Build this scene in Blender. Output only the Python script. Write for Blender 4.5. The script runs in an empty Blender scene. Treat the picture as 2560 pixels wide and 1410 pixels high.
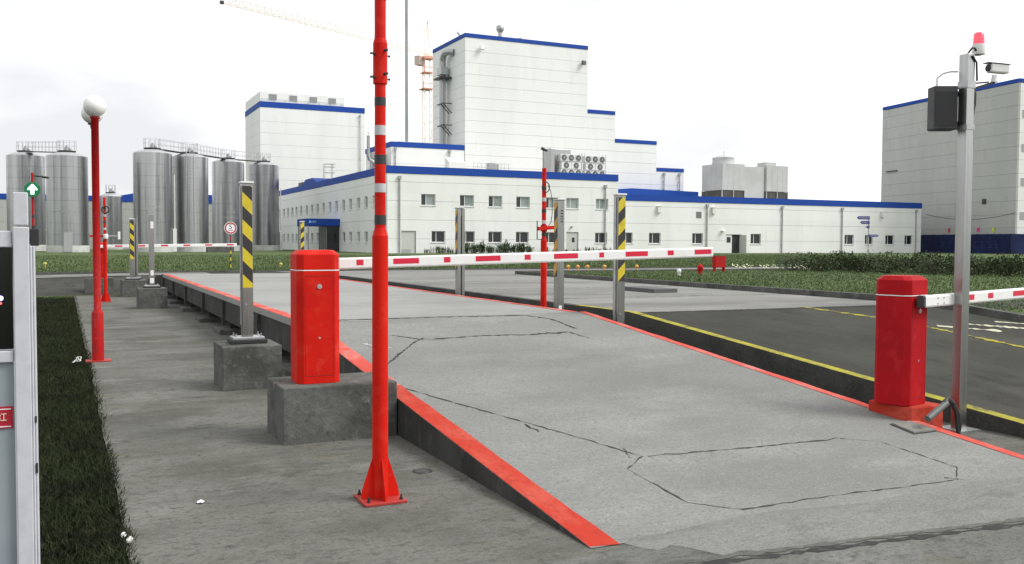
import bpy, bmesh, math, random
import numpy as np
from mathutils import Vector, Matrix
random.seed(7); np.random.seed(7)
D = bpy.data
SC = bpy.context.scene
COL = SC.collection
R = math.radians

# ------------------------------------------------------------------ camera, sky, sun, exposure
H_EYE = 1.55
cam = D.cameras.new('camera'); cam_o = D.objects.new('camera', cam); COL.objects.link(cam_o)
SC.camera = cam_o
yaw, pitch, roll = R(25.264), R(2.364), R(0.25)
fw0 = Vector((math.sin(yaw), math.cos(yaw), 0)); rt0 = Vector((math.cos(yaw), -math.sin(yaw), 0)); up0 = Vector((0, 0, 1))
fw = fw0*math.cos(pitch) - up0*math.sin(pitch); up = up0*math.cos(pitch) + fw0*math.sin(pitch)
rt = rt0*math.cos(roll) + up*math.sin(roll); up2 = up*math.cos(roll) - rt0*math.sin(roll)
m3 = Matrix((rt, up2, -fw)).transposed()
cam_o.matrix_world = Matrix.Translation((0, 0, H_EYE)) @ m3.to_4x4()
cam.sensor_width = 36; cam.lens = 36*2350/2560; cam.clip_start = 0.05; cam.clip_end = 6000

SUN_AZ, SUN_EL = R(124), R(47)          # azimuth clockwise from +Y
w = D.worlds.new('World'); SC.world = w; w.use_nodes = True
nt = w.node_tree; nt.nodes.clear()
def N(t, typ, **kw):
    n = t.nodes.new(typ)
    for k, v in kw.items(): setattr(n, k, v)
    return n
out = N(nt, 'ShaderNodeOutputWorld'); bg = N(nt, 'ShaderNodeBackground'); bg.inputs['Strength'].default_value = 0.1
sky = N(nt, 'ShaderNodeTexSky', sky_type='NISHITA', sun_disc=False, sun_elevation=SUN_EL, sun_rotation=SUN_AZ)
sky.air_density = 1.0; sky.dust_density = 3.0
hs = N(nt, 'ShaderNodeHueSaturation'); hs.inputs['Saturation'].default_value = 0.12
tc = N(nt, 'ShaderNodeTexCoord'); mp = N(nt, 'ShaderNodeMapping'); mp.inputs['Scale'].default_value = (1, 1, 2.4)
mp.inputs['Location'].default_value = (4.0, 4.1, 2.4)
nz = N(nt, 'ShaderNodeTexNoise'); nz.inputs['Scale'].default_value = 1.5; nz.inputs['Detail'].default_value = 7; nz.inputs['Roughness'].default_value = .5
cr = N(nt, 'ShaderNodeValToRGB')
dp = N(nt, 'ShaderNodeVectorMath', operation='DOT_PRODUCT'); dp.inputs[1].default_value = (math.sin(R(44))*.97, math.cos(R(44))*.97, .24)   # thin bright cloud
ma = N(nt, 'ShaderNodeMath', operation='MULTIPLY_ADD'); ma.inputs[1].default_value = .3; ma.inputs[2].default_value = -.25; mxn = N(nt, 'ShaderNodeMath', operation='MAXIMUM'); mxn.inputs[1].default_value = .7
ad = N(nt, 'ShaderNodeMath', operation='ADD')
cr.color_ramp.elements[0].position = .38; cr.color_ramp.elements[0].color = (7.4, 7.55, 7.8, 1)
cr.color_ramp.elements[1].position = .57; cr.color_ramp.elements[1].color = (12.6, 12.6, 12.5, 1)
mx = N(nt, 'ShaderNodeMix', data_type='RGBA'); mx.inputs['Factor'].default_value = .8
L = nt.links.new
L(sky.outputs[0], hs.inputs['Color']); L(tc.outputs['Generated'], mp.inputs[0]); L(mp.outputs[0], nz.inputs['Vector'])
L(tc.outputs['Generated'], dp.inputs[0]); L(dp.outputs['Value'], mxn.inputs[0]); L(mxn.outputs[0], ma.inputs[0]); L(ma.outputs[0], ad.inputs[0]); L(nz.outputs['Fac'], ad.inputs[1]); L(ad.outputs[0], cr.inputs[0]); L(hs.outputs[0], mx.inputs[6]); L(cr.outputs[0], mx.inputs[7])
L(mx.outputs[2], bg.inputs['Color']); L(bg.outputs[0], out.inputs[0])

sl = D.lights.new('sun', 'SUN'); sl.energy = 2.1; sl.angle = R(24); sl.color = (1, .97, .92)
so = D.objects.new('sun', sl); COL.objects.link(so)
sdir = Vector((math.sin(SUN_AZ)*math.cos(SUN_EL), math.cos(SUN_AZ)*math.cos(SUN_EL), math.sin(SUN_EL)))
so.rotation_euler = sdir.to_track_quat('Z', 'Y').to_euler(); so.location = (0, 0, 60)

SC.render.engine = 'CYCLES'
vs = SC.view_settings; vs.view_transform = 'Standard'; vs.look = 'None'; vs.gamma = 1; vs.use_curve_mapping = False
vs.exposure = 0.38

# ------------------------------------------------------------------ materials
MATS = {}
def mat(name, base, rough=.6, metal=0.0, var=(), bump=(), spec=.5, coat=0.0, emit=None, stretch=(1, 1, 1), island=0.0):
    """var: list of (scale, colour, lo, hi[, detail]) mixing in `colour` where noise runs lo..hi.  bump: list of (scale, strength)."""
    if name in MATS: return MATS[name]
    m = D.materials.new(name); m.use_nodes = True; t = m.node_tree; t.nodes.clear()
    o = N(t, 'ShaderNodeOutputMaterial'); p = N(t, 'ShaderNodeBsdfPrincipled')
    p.inputs['Roughness'].default_value = rough; p.inputs['Metallic'].default_value = metal
    p.inputs['Specular IOR Level'].default_value = spec; p.inputs['Coat Weight'].default_value = coat
    p.inputs['Base Color'].default_value = (*base, 1)
    lk = t.links.new
    geo = N(t, 'ShaderNodeNewGeometry')
    mpp = N(t, 'ShaderNodeMapping'); mpp.inputs['Scale'].default_value = stretch; lk(geo.outputs['Position'], mpp.inputs[0])
    cur = None
    for v in var:
        sc, colr, lo, hi = v[:4]; det = v[4] if len(v) > 4 else 5
        n = N(t, 'ShaderNodeTexNoise'); n.inputs['Scale'].default_value = sc; n.inputs['Detail'].default_value = det; n.inputs['Roughness'].default_value = .6
        lk(mpp.outputs[0], n.inputs['Vector'])
        r = N(t, 'ShaderNodeMapRange'); r.inputs[1].default_value = lo; r.inputs[2].default_value = hi; lk(n.outputs['Fac'], r.inputs[0])
        x = N(t, 'ShaderNodeMix', data_type='RGBA')
        if cur is None: x.inputs[6].default_value = (*base, 1)
        else: lk(cur, x.inputs[6])
        x.inputs[7].default_value = (*colr, 1); lk(r.outputs[0], x.inputs['Factor']); cur = x.outputs[2]
    if island:
        hsv = N(t, 'ShaderNodeHueSaturation'); rr = N(t, 'ShaderNodeMapRange')
        rr.inputs[3].default_value = 1-island; rr.inputs[4].default_value = 1+island
        lk(geo.outputs['Random Per Island'], rr.inputs[0]); lk(rr.outputs[0], hsv.inputs['Value'])
        if cur is None: hsv.inputs['Color'].default_value = (*base, 1)
        else: lk(cur, hsv.inputs['Color'])
        cur = hsv.outputs[0]
    if cur is not None: lk(cur, p.inputs['Base Color'])
    prev = None
    for sc, st in bump:
        n = N(t, 'ShaderNodeTexNoise'); n.inputs['Scale'].default_value = sc; n.inputs['Detail'].default_value = 4
        lk(mpp.outputs[0], n.inputs['Vector'])
        b = N(t, 'ShaderNodeBump'); b.inputs['Strength'].default_value = st; b.inputs['Distance'].default_value = .6/sc
        lk(n.outputs['Fac'], b.inputs['Height'])
        if prev is not None: lk(prev, b.inputs['Normal'])
        prev = b.outputs[0]
    if prev is not None: lk(prev, p.inputs['Normal'])
    if emit: p.inputs['Emission Color'].default_value = (*emit[0], 1); p.inputs['Emission Strength'].default_value = emit[1]
    lk(p.outputs[0], o.inputs[0]); MATS[name] = m
    return m

ramp_conc = mat('ramp_concrete', (.225, .23, .22), .92, spec=.15, var=[(.33, (.18, .184, .174), .42, .6, 3), (.8, (.262, .266, .255), .46, .64, 5), (4, (.2, .204, .193), .52, .74, 7), (26, (.185, .189, .179), .48, .68, 6), (60, (.135, .138, .13), .52, .68, 3), (75, (.29, .292, .28), .56, .70, 2), (200, (.3, .3, .29), .6, .85, 2)], bump=[(130, .5), (14, .15)], stretch=(.9, 1.5, 1))
deck_conc = mat('deck_concrete', (.30, .305, .295), .9, spec=.2, var=[(.5, (.24, .245, .235), .42, .62), (8, (.27, .27, .26), .5, .75), (80, (.22, .22, .21), .55, .8, 2)], bump=[(80, .2)])
apron_conc = mat('apron_concrete', (.158, .158, .142), .95, spec=.15, var=[(.7, (.092, .093, .079), .45, .61, 6), (1.1, (.2, .198, .18), .5, .66, 6), (2.6, (.062, .064, .053), .58, .70, 7), (1.7, (.115, .11, .066), .6, .74, 6), (6.5, (.13, .13, .122), .54, .7, 6), (14, (.07, .072, .062), .54, .70, 6), (34, (.088, .09, .08), .50, .70, 5), (70, (.2, .2, .188), .57, .74, 2), (95, (.065, .066, .06), .57, .74, 2), (300, (.045, .045, .04), .55, .8, 1)], bump=[(140, .55), (10, .25)], stretch=(.85, 1.25, 1))
entry_conc = mat('entry_concrete', (.15, .152, .143), .95, spec=.15, var=[(.7, (.11, .112, .102), .45, .62, 6), (1.1, (.2, .2, .19), .5, .66, 6), (2.6, (.062, .064, .053), .58, .70, 7), (1.7, (.115, .11, .066), .6, .74, 6), (6.5, (.13, .13, .122), .54, .7, 6), (14, (.07, .072, .062), .54, .70, 6), (34, (.088, .09, .08), .50, .70, 5), (70, (.2, .2, .188), .57, .74, 2), (95, (.065, .066, .06), .57, .74, 2), (300, (.045, .045, .04), .55, .8, 1)], bump=[(140, .55), (10, .25)], stretch=(.85, 1.25, 1))
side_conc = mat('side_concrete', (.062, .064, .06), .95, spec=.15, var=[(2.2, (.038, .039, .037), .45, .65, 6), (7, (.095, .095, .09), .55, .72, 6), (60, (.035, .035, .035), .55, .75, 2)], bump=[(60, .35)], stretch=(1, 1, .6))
block_conc = mat('block_concrete', (.125, .127, .118), .95, spec=.15, var=[(2.2, (.07, .072, .066), .45, .65, 7), (9, (.18, .18, .17), .55, .72, 6), (26, (.08, .082, .076), .52, .72, 4), (120, (.05, .05, .048), .58, .78, 2)], bump=[(90, .5), (9, .25)])
road_conc = mat('road_concrete', (.23, .23, .22), .95, spec=.15, var=[(.35, (.15, .15, .145), .42, .6), (1.5, (.28, .28, .27), .5, .7), (40, (.18, .18, .17), .5, .8, 2)], bump=[(60, .2)], stretch=(.35, 1, 1))
asphalt = mat('asphalt', (.045, .045, .039), .95, spec=.12, var=[(.4, (.068, .068, .06), .45, .62), (2.5, (.034, .034, .03), .5, .7), (90, (.075, .075, .068), .55, .75, 2)], bump=[(120, .45)], stretch=(1, .5, 1))
kerb_conc = mat('kerb_concrete', (.055, .056, .052), .95, var=[(3, (.03, .031, .029), .45, .65), (30, (.08, .08, .075), .55, .75, 2)], bump=[(50, .3)])
soil_grass = mat('lawn_ground', (.085, .118, .05), .95, spec=.1, var=[(.12, (.105, .138, .06), .42, .62), (1.6, (.068, .096, .04), .48, .66), (14, (.1, .125, .06), .55, .75, 3)], bump=[(25, .4)])
verge = mat('verge_soil', (.016, .019, .011), 1.0, spec=.02, var=[(3, (.022, .021, .014), .5, .7), (40, (.01, .013, .007), .5, .7, 2)], bump=[(40, .6)])
blade_m = mat('grass_blade', (.026, .036, .015), .9, spec=.15, var=[(1.2, (.017, .022, .011), .42, .6), (4, (.05, .052, .024), .56, .72), (9, (.075, .068, .034), .64, .76)], island=.45)
blade_l = mat('lawn_blade', (.1, .14, .062), .9, spec=.1, var=[(.6, (.085, .118, .05), .42, .6), (3, (.13, .155, .08), .58, .74)], island=.15)
leaf_m = mat('shrub_leaf', (.07, .11, .045), .7, var=[(4, (.03, .05, .018), .45, .6)], island=.4)
hedge_m = mat('hedge_leaf', (.05, .07, .034), .8, spec=.15, var=[(2, (.07, .09, .045), .5, .65)], island=.3)
stem_m = mat('stem', (.06, .05, .03), .9)
conc_worn = (.3, .28, .26)
red_edge = mat('red_edge_paint', (.44, .038, .020), .8, spec=.12, var=[(4, (.47, .075, .05), .46, .66, 7), (24, (.34, .035, .022), .5, .72, 4), (10, (.28, .19, .16), .67, .76, 8), (60, (.25, .06, .045), .62, .78, 3)], bump=[(80, .25)], stretch=(1, .55, 1))
red_edge2 = mat('worn_red_edge_paint', (.55, .075, .055), .75, spec=.15, var=[(4, (.6, .2, .17), .46, .66, 7), (9, (.36, .24, .21), .6, .76, 7), (30, (.42, .05, .035), .55, .75, 3)], bump=[(80, .25)], stretch=(1, .55, 1))
red_paint = mat('red_paint', (.60, .014, .006), .5, spec=.12, var=[(2.2, (.5, .008, .006), .42, .66), (7, (.62, .04, .022), .54, .74, 7), (38, (.5, .05, .035), .64, .78, 4), (16, (.3, .02, .015), .69, .76, 8)], bump=[(35, .04), (5, .04)])
red_old = mat('faded_red_paint', (.44, .012, .012), .6, spec=.15, var=[(6, (.34, .02, .02), .45, .62, 6), (22, (.5, .06, .05), .58, .75, 4)], bump=[(30, .05)])
red_shaded = mat('shaded_red_paint', (.40, .007, .012), .55, spec=.1, var=[(2.2, (.34, .007, .012), .42, .66), (7, (.45, .018, .02), .54, .74, 7), (38, (.33, .03, .03), .64, .78, 4)], bump=[(35, .04), (5, .04)])  # same red paint, its colour darkened for the shade on the right cabinet
red_plate = mat('worn_red_plate', (.4, .03, .022), .6, var=[(14, (.15, .03, .022), .55, .68, 6), (40, (.08, .03, .025), .6, .7, 3)], bump=[(40, .2)])
red_refl = mat('reflective_red', (.62, .01, .045), .4)
white_paint = mat('white_paint', (.8, .8, .79), .45, var=[(8, (.74, .74, .72), .5, .7)])
lid_white = mat('white_line', (.8, .8, .8), .5)
black_band = mat('black_band', (.025, .03, .028), .5)
grey_band = mat('silver_band', (.5, .51, .52), .4, var=[(40, (.4, .41, .42), .5, .7)])
yellow_sticker = mat('yellow_reflective', (.62, .5, .02), .45, var=[(9, (.5, .38, .015), .5, .7)])
orange_sticker = mat('faded_orange', (.5, .27, .03), .5)
black_sticker = mat('black_stripe', (.03, .028, .028), .5)
steel = mat('brushed_steel', (.36, .36, .35), .28, metal=1.0, var=[(3, (.28, .28, .27), .45, .65, 6), (25, (.42, .42, .41), .5, .7, 3)], stretch=(12, 12, .4))
galv = mat('galvanised_steel', (.5, .51, .52), .45, metal=.9, var=[(6, (.38, .39, .4), .45, .65)])
dark_metal = mat('dark_metal', (.03, .031, .033), .5)
dark_plastic = mat('black_plastic', (.018, .018, .02), .6)
rubber = mat('rubber_pad', (.022, .024, .023), .8)
silo_m = mat('silo_steel', (.40, .405, .41), .3, metal=1.0, var=[(1.0, (.24, .245, .25), .42, .62, 6), (.45, (.52, .525, .53), .5, .66, 4), (9, (.5, .51, .52), .55, .75, 3)], stretch=(2.2, 2.2, .05), bump=[(1.1, .04)])  # vertical light and dark streaks stand in for reflections on patchy brushed steel
silo_roof = mat('silo_roof_steel', (.5, .51, .52), .5, metal=.8)
plinth_m = mat('silo_plinth', (.55, .56, .54), .8, var=[(1.5, (.42, .43, .41), .45, .65)])
white_panel = mat('white_wall_panel', (.80, .81, .795), .55, var=[(.2, (.75, .76, .742), .42, .62), (1.1, (.74, .745, .72), .54, .74, 7), (4, (.68, .68, .65), .66, .8, 6)], stretch=(1, 1, .16), island=.025)
grey_panel = mat('grey_wall_panel', (.42, .43, .41), .55, var=[(.3, (.385, .395, .375), .42, .62), (1.5, (.36, .365, .35), .55, .72, 6)], stretch=(1, 1, .2), island=.03)
wall_core = mat('wall_core', (.38, .39, .39), .8)
blue_fascia = mat('blue_fascia', (.017, .068, .33), .6, spec=.15, var=[(.3, (.018, .065, .34), .45, .6)])
blue_dark = mat('blue_hoarding', (.010, .016, .06), .6, spec=.15, var=[(.6, (.016, .03, .1), .45, .65)])
roof_grey = mat('roof_sheet', (.45, .45, .44), .7)
frame_w = mat('window_frame', (.72, .73, .72), .45)
glass_d = mat('dark_pane', (.022, .027, .028), .12)
glass_l = mat('pale_pane', (.28, .32, .31), .15, var=[(.8, (.2, .24, .23), .45, .6)])
door_g = mat('grey_door', (.52, .53, .5), .5)
pipe_g = mat('grey_pipe', (.36, .37, .37), .5)
duct_m = mat('duct_steel', (.42, .43, .43), .4, metal=.8)
condenser_m = mat('condenser_casing', (.72, .72, .7), .5)
cool_m = mat('cooling_tower_casing', (.5, .51, .5), .55, var=[(.5, (.45, .46, .45), .4, .6)])
louvre_m = mat('cooling_tower_louvre', (.09, .088, .08), .7, var=[(1.2, (.15, .14, .12), .5, .65)])
crane_y = mat('glare_paled_crane_yellow', (.86, .75, .64), .5)  # both crane colours lightened to paint in the glare that washes them out
crane_r = mat('glare_paled_crane_red', (.75, .36, .28), .5)
globe_m = mat('lamp_globe', (.82, .82, .8), .35, coat=.2)
alu = mat('painted_aluminium', (.55, .56, .6), .45, var=[(20, (.5, .51, .55), .45, .65, 3)])
panel_blue = mat('cabinet_panel', (.30, .34, .37), .5, var=[(3, (.26, .3, .33), .45, .65)])
sign_red = mat('sign_red', (.42, .008, .03), .45)
sign_white = mat('sign_white', (.8, .8, .8), .5)
sign_black = mat('sign_black', (.02, .03, .03), .5)
sign_green = mat('signal_green_face', (.0, .09, .035), .4, emit=((0.0, .55, .18), .12))
lit_white = mat('lit_arrow', (.8, .9, .85), .4, emit=((.85, 1, .93), 1.6))
lit_blue = mat('lit_blue_diode', (.4, .4, .9), .4, emit=((.35, .3, 1), 4))
lit_red = mat('lit_red_diode', (.9, .2, .2), .4, emit=((1, .08, .1), 1.2))
beacon_m = mat('beacon_lens', (.75, .06, .09), .2, emit=((1, .1, .16), .35), coat=.5)
yellow_line = mat('yellow_road_paint', (.34, .31, .035), .85, spec=.15, var=[(3, (.24, .22, .05), .46, .62, 6), (9, (.12, .115, .06), .54, .66, 7), (30, (.4, .36, .06), .58, .74, 3)])
pale_line = mat('pale_road_paint', (.5, .49, .36), .75, var=[(6, (.2, .2, .16), .52, .7, 6)])
crack_m = mat('crack_filler', (.022, .023, .022), .95, var=[(14, (.06, .06, .057), .52, .66, 4)])
pale_crack = mat('chipped_mortar', (.42, .42, .4), .9, var=[(20, (.3, .3, .29), .5, .6)])
lawn_orange = mat('lawn_light_orange', (.6, .3, .06), .5)
lawn_yellow = mat('lawn_light_yellow', (.5, .46, .1), .5)
petal = mat('white_petal', (.8, .8, .76), .6)
pink = mat('pink_flag', (.75, .05, .28), .6)
lime = mat('lime_flag', (.5, .6, .05), .6)
sign_blue = mat('sign_blue', (.03, .035, .17), .5)
hose_m = mat('black_hose', (.02, .022, .022), .55)
conduit_m = mat('grey_conduit', (.1, .11, .11), .55)
hatch_m = mat('hatch_plate', (.2, .205, .19), .7, var=[(8, (.14, .145, .13), .45, .65)], bump=[(60, .3)])

# ------------------------------------------------------------------ mesh helpers
class MB:
    def __init__(s): s.v = []; s.f = []; s.mi = []; s.sm = []
    def add(s, pts, faces, m=0, smooth=False):
        b = len(s.v); s.v += [tuple(p) for p in pts]
        for f in faces: s.f.append([b+i for i in f]); s.mi.append(m); s.sm.append(smooth)
        return s
    def poly(s, pts, m=0): return s.add(pts, [list(range(len(pts)))], m)
    def box(s, x0, x1, y0, y1, z0, z1, m=0, skip=''):
        P = [(x0, y0, z0), (x1, y0, z0), (x1, y1, z0), (x0, y1, z0), (x0, y0, z1), (x1, y0, z1), (x1, y1, z1), (x0, y1, z1)]
        F = [('b', (0, 3, 2, 1)), ('t', (4, 5, 6, 7)), ('f', (0, 1, 5, 4)), ('r', (1, 2, 6, 5)), ('k', (2, 3, 7, 6)), ('l', (3, 0, 4, 7))]
        return s.add(P, [f for k, f in F if k not in skip], m)
    def obox(s, c, u, v, n, hu, hv, hn, m=0):
        c, u, v, n = map(Vector, (c, u, v, n)); P = []
        for kz in (-1, 1):
            for ku, kv in ((-1, -1), (1, -1), (1, 1), (-1, 1)): P.append(c+u*hu*ku+v*hv*kv+n*hn*kz)
        return s.add(P, [(0, 3, 2, 1), (4, 5, 6, 7), (0, 1, 5, 4), (1, 2, 6, 5), (2, 3, 7, 6), (3, 0, 4, 7)], m)
    def bar(s, a, b, wd, m=0, hgt=None):
        a, b = Vector(a), Vector(b); d = (b-a); l = d.length; d.normalize()
        ref = Vector((0, 0, 1)) if abs(d.z) < .95 else Vector((1, 0, 0))
        u = d.cross(ref).normalized(); v = u.cross(d)
        return s.obox((a+b)/2, d, u, v, l/2, wd/2, (hgt or wd)/2, m)
    def cyl(s, a, b, r0, r1=None, n=16, m=0, cap=True, smooth=True):
        a, b = Vector(a), Vector(b); r1 = r0 if r1 is None else r1
        d = (b-a).normalized(); ref = Vector((0, 0, 1)) if abs(d.z) < .95 else Vector((1, 0, 0))
        u = d.cross(ref).normalized(); v = d.cross(u); P = []
        for q, r in ((a, r0), (b, r1)):
            for i in range(n):
                t = 2*math.pi*i/n; P.append(q+u*r*math.cos(t)+v*r*math.sin(t))
        s.add(P, [(i, (i+1) % n, n+(i+1) % n, n+i) for i in range(n)], m, smooth)
        if cap: s.poly([P[i] for i in reversed(range(n))], m); s.poly(P[n:], m)
        return s
    def lathe(s, prof, c=(0, 0, 0), n=24, m=0, smooth=True, cap=True):
        P = []
        for r, z in prof:
            for i in range(n):
                t = 2*math.pi*i/n; P.append((c[0]+r*math.cos(t), c[1]+r*math.sin(t), c[2]+z))
        F = []
        for k in range(len(prof)-1):
            for i in range(n): F.append((k*n+i, k*n+(i+1) % n, (k+1)*n+(i+1) % n, (k+1)*n+i))
        s.add(P, F, m, smooth)
        if cap: s.poly([P[i] for i in reversed(range(n))], m); s.poly(P[-n:], m)
        return s
    def tube(s, path, r, n=10, m=0):
        path = [Vector(p) for p in path]; P = []; K = len(path)
        for k, p in enumerate(path):
            d = (path[min(k+1, K-1)]-path[max(k-1, 0)]).normalized()
            ref = Vector((0, 0, 1)) if abs(d.z) < .9 else Vector((0, 1, 0))
            if k: ref = pu
            u = (ref-d*ref.dot(d)).normalized(); pu = u; v = d.cross(u)
            for i in range(n):
                t = 2*math.pi*i/n; P.append(p+u*r*math.cos(t)+v*r*math.sin(t))
        F = [(k*n+i, k*n+(i+1) % n, (k+1)*n+(i+1) % n, (k+1)*n+i) for k in range(K-1) for i in range(n)]
        s.add(P, F, m, True); s.poly([P[i] for i in reversed(range(n))], m); s.poly(P[-n:], m)
        return s
    def prism(s, pts, z0, z1, m=0):
        n = len(pts); P = [(x, y, z0) for x, y in pts]+[(x, y, z1) for x, y in pts]
        return s.add(P, [tuple(reversed(range(n))), tuple(range(n, 2*n))]+[(i, (i+1) % n, n+(i+1) % n, n+i) for i in range(n)], m)
    def build(s, name, mats, parent=None, bevel=0, recalc=True, loc=None):
        me = D.meshes.new(name); me.from_pydata(s.v, [], s.f)
        if not isinstance(mats, (list, tuple)): mats = [mats]
        for k in mats: me.materials.append(k)
        me.polygons.foreach_set('material_index', s.mi); me.polygons.foreach_set('use_smooth', s.sm)
        if recalc:
            bm = bmesh.new(); bm.from_mesh(me); bmesh.ops.recalc_face_normals(bm, faces=bm.faces); bm.to_mesh(me); bm.free()
        me.update()
        o = D.objects.new(name, me); COL.objects.link(o)
        if parent: o.parent = parent
        if loc: o.location = loc
        if bevel:
            b = o.modifiers.new('bevel', 'BEVEL'); b.width = bevel; b.segments = 2; b.limit_method = 'ANGLE'; b.angle_limit = R(40)
        return o

def tag(o, label=None, cat=None, group=None, kind=None):
    if label: o['label'] = label
    if cat: o['category'] = cat
    if group: o['group'] = group
    if kind: o['kind'] = kind
    return o
def thing(name, label, cat, loc=(0, 0, 0), rz=0, group=None):
    o = D.objects.new(name, None); COL.objects.link(o); o.location = loc; o.rotation_euler = (0, 0, rz); o.empty_display_size = .2
    return tag(o, label, cat, group)
def copy_tree(o, parent=None):
    c = o.copy(); COL.objects.link(c)
    if parent: c.parent = parent
    for ch in list(o.children): copy_tree(ch, c)
    return c
def dup_mesh(src, name, parent, loc=None):
    o = D.objects.new(name, src.data); COL.objects.link(o); o.parent = parent
    if loc: o.location = loc
    return o
def structure(o): o['kind'] = 'structure'; return o
def text(body, size, loc, rot, m, name, parent, extrude=.001, cx='CENTER', sx=1.0):
    cu = D.curves.new(name, 'FONT'); cu.body = body; cu.size = size; cu.extrude = extrude; cu.align_x = cx; cu.align_y = 'CENTER'; cu.resolution_u = 3
    t = D.objects.new(name, cu); COL.objects.link(t); bpy.context.view_layer.update()
    me = D.meshes.new_from_object(t.evaluated_get(bpy.context.evaluated_depsgraph_get()))
    D.objects.remove(t); D.curves.remove(cu); me.materials.clear(); me.materials.append(m)
    o = D.objects.new(name, me); COL.objects.link(o); o.parent = parent; o.location = loc; o.rotation_euler = rot; o.scale = (sx, 1, 1)
    return o
def interp(pts, x):
    if x <= pts[0][0]: return pts[0][1]
    for (a, b), (c, d) in zip(pts, pts[1:]):
        if x <= c: return b+(d-b)*(x-a)/(c-a)
    return pts[-1][1]

# ------------------------------------------------------------------ terrain and roads
PL = [(-60, 0), (29.4, 0), (36, .42), (3000, .42)]
PR = [(-60, 0), (3.9, 0), (10.95, .6), (26, .6), (36, .44), (45, .42), (3000, .42)]
def zl(y): return interp(PL, y)
def zr(y): return interp(PR, y)

g = MB()
ys = [-400, 26, 36.3, 36.31, 80, 400, 4500]; zs = [-.12, -.12, .26, .42, .42, .42, .42]
xs = [-4000, -200, 0, 200, 4000]
for i in range(len(ys)-1):
    for k in range(len(xs)-1):
        g.poly([(xs[k], ys[i], zs[i]), (xs[k+1], ys[i], zs[i]), (xs[k+1], ys[i+1], zs[i+1]), (xs[k], ys[i+1], zs[i+1])])
structure(g.build('ground', soil_grass))

# grass verge beside the concrete apron
EDGE = [(.25, -8), (.25, 4.8), (.244, 5.7), (.246, 6.8), (.235, 9.06), (.228, 13.0), (.19, 16.9), (.128, 29.4)]
g = MB()
for (x0, y0), (x1, y1) in zip(EDGE, EDGE[1:]): g.poly([(-14, y0, -.02), (x0+.03, y0, -.02), (x1+.03, y1, -.02), (-14, y1, -.02)])
structure(g.build('grass_verge', verge))
# apron: one concrete sheet, a touch uneven along its edge
g = MB()
pts = []
for (x0, y0), (x1, y1) in zip(EDGE, EDGE[1:]):
    n = max(1, int((y1-y0)/.25))
    for k in range(n):
        t = k/n; pts.append((x0+(x1-x0)*t+random.gauss(0, .006), y0+(y1-y0)*t))
pts.append((.128, 29.4))
for a, b in zip(pts, pts[1:]): g.poly([(a[0], a[1], 0), (7.0, a[1], 0), (7.0, b[1], 0), (b[0], b[1], 0)])
structure(g.build('concrete_apron', apron_conc))
g = MB(); ys_e = [-8+.25*k for k in range(49)]; xe = [2.2+random.gauss(0, .04)+.15*math.sin(k*.9) for k in range(49)]
for k in range(48): g.poly([(xe[k], ys_e[k], .0006), (6.93, ys_e[k], .0006), (6.93, ys_e[k+1], .0006), (xe[k+1], ys_e[k+1], .0006)])
structure(g.build('entry_slab', entry_conc))
# open drain channel and its lips across the foot of the ramp
g = MB()
def rib(mb, pts, wd, z, jit=.0, m=0, zf=None):
    """flat ribbon through (x, y) points with an uneven width"""
    P = []
    for k in range(len(pts)-1):
        a = Vector((*pts[k], 0)); b = Vector((*pts[k+1], 0)); n = max(2, int((b-a).length/.05))
        for i in range(n+(k == len(pts)-2)): P.append(a.lerp(b, i/n))
    Lp, Rp = [], []
    for k, p in enumerate(P):
        d = (P[min(k+1, len(P)-1)]-P[max(k-1, 0)]).normalized(); nn = Vector((-d.y, d.x, 0))
        c = p+nn*random.gauss(0, jit); ww = wd*random.choice((.25, .5, .8, 1.0, 1.3, 1.7))*random.uniform(.8, 1.2)/2 if jit else wd/2
        for lst, s_ in ((Lp, 1), (Rp, -1)):
            q = c+nn*ww*s_; lst.append((q.x, q.y, (zf(q.x, q.y) if zf else 0)+z))
    for k in range(len(P)-1): mb.poly([Lp[k], Lp[k+1], Rp[k+1], Rp[k]], m)
rib(g, [(1.9, 3.74), (2.8, 3.655), (4.8, 3.46), (7.0, 3.25)], .045, .003, .0015, 0)
structure(g.build('drain_joint', crack_m))
g = MB(); rib(g, [(1.9, 3.80), (2.8, 3.71), (4.8, 3.515), (7.0, 3.30)], .035, .0035, .006, 0); structure(g.build('drain_lip', block_conc))
grime = mat('grimy_concrete', (.21, .214, .203), .92, spec=.15, var=[(1.3, (.165, .168, .158), .44, .62, 6), (2.6, (.125, .128, .118), .56, .70, 8), (26, (.17, .174, .164), .48, .68, 6), (60, (.125, .128, .12), .52, .68, 3), (75, (.27, .272, .26), .56, .70, 2)], bump=[(130, .5), (8, .3)], stretch=(.8, 1.7, 1))
RS0 = .0954; g = MB(); xs_t = [2.58+.05*k for k in range(72)]; ft = [max(3.79-.1*(x-2.4), 4.12-.75*(x-2.5)+.06*math.sin(x*23))+random.gauss(0, .008) for x in xs_t]
for k in range(len(xs_t)-1): g.poly([(xs_t[k], ft[k], .0012), (xs_t[k+1], ft[k+1], .0012), (xs_t[k+1], 4.17+.035*math.sin(xs_t[k+1]*4), .0045+RS0*(.08+.035*math.sin(xs_t[k+1]*4))), (xs_t[k], 4.17+.035*math.sin(xs_t[k]*4), .0045+RS0*(.08+.035*math.sin(xs_t[k]*4)))])
structure(g.build('ramp_toe', grime))

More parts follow.
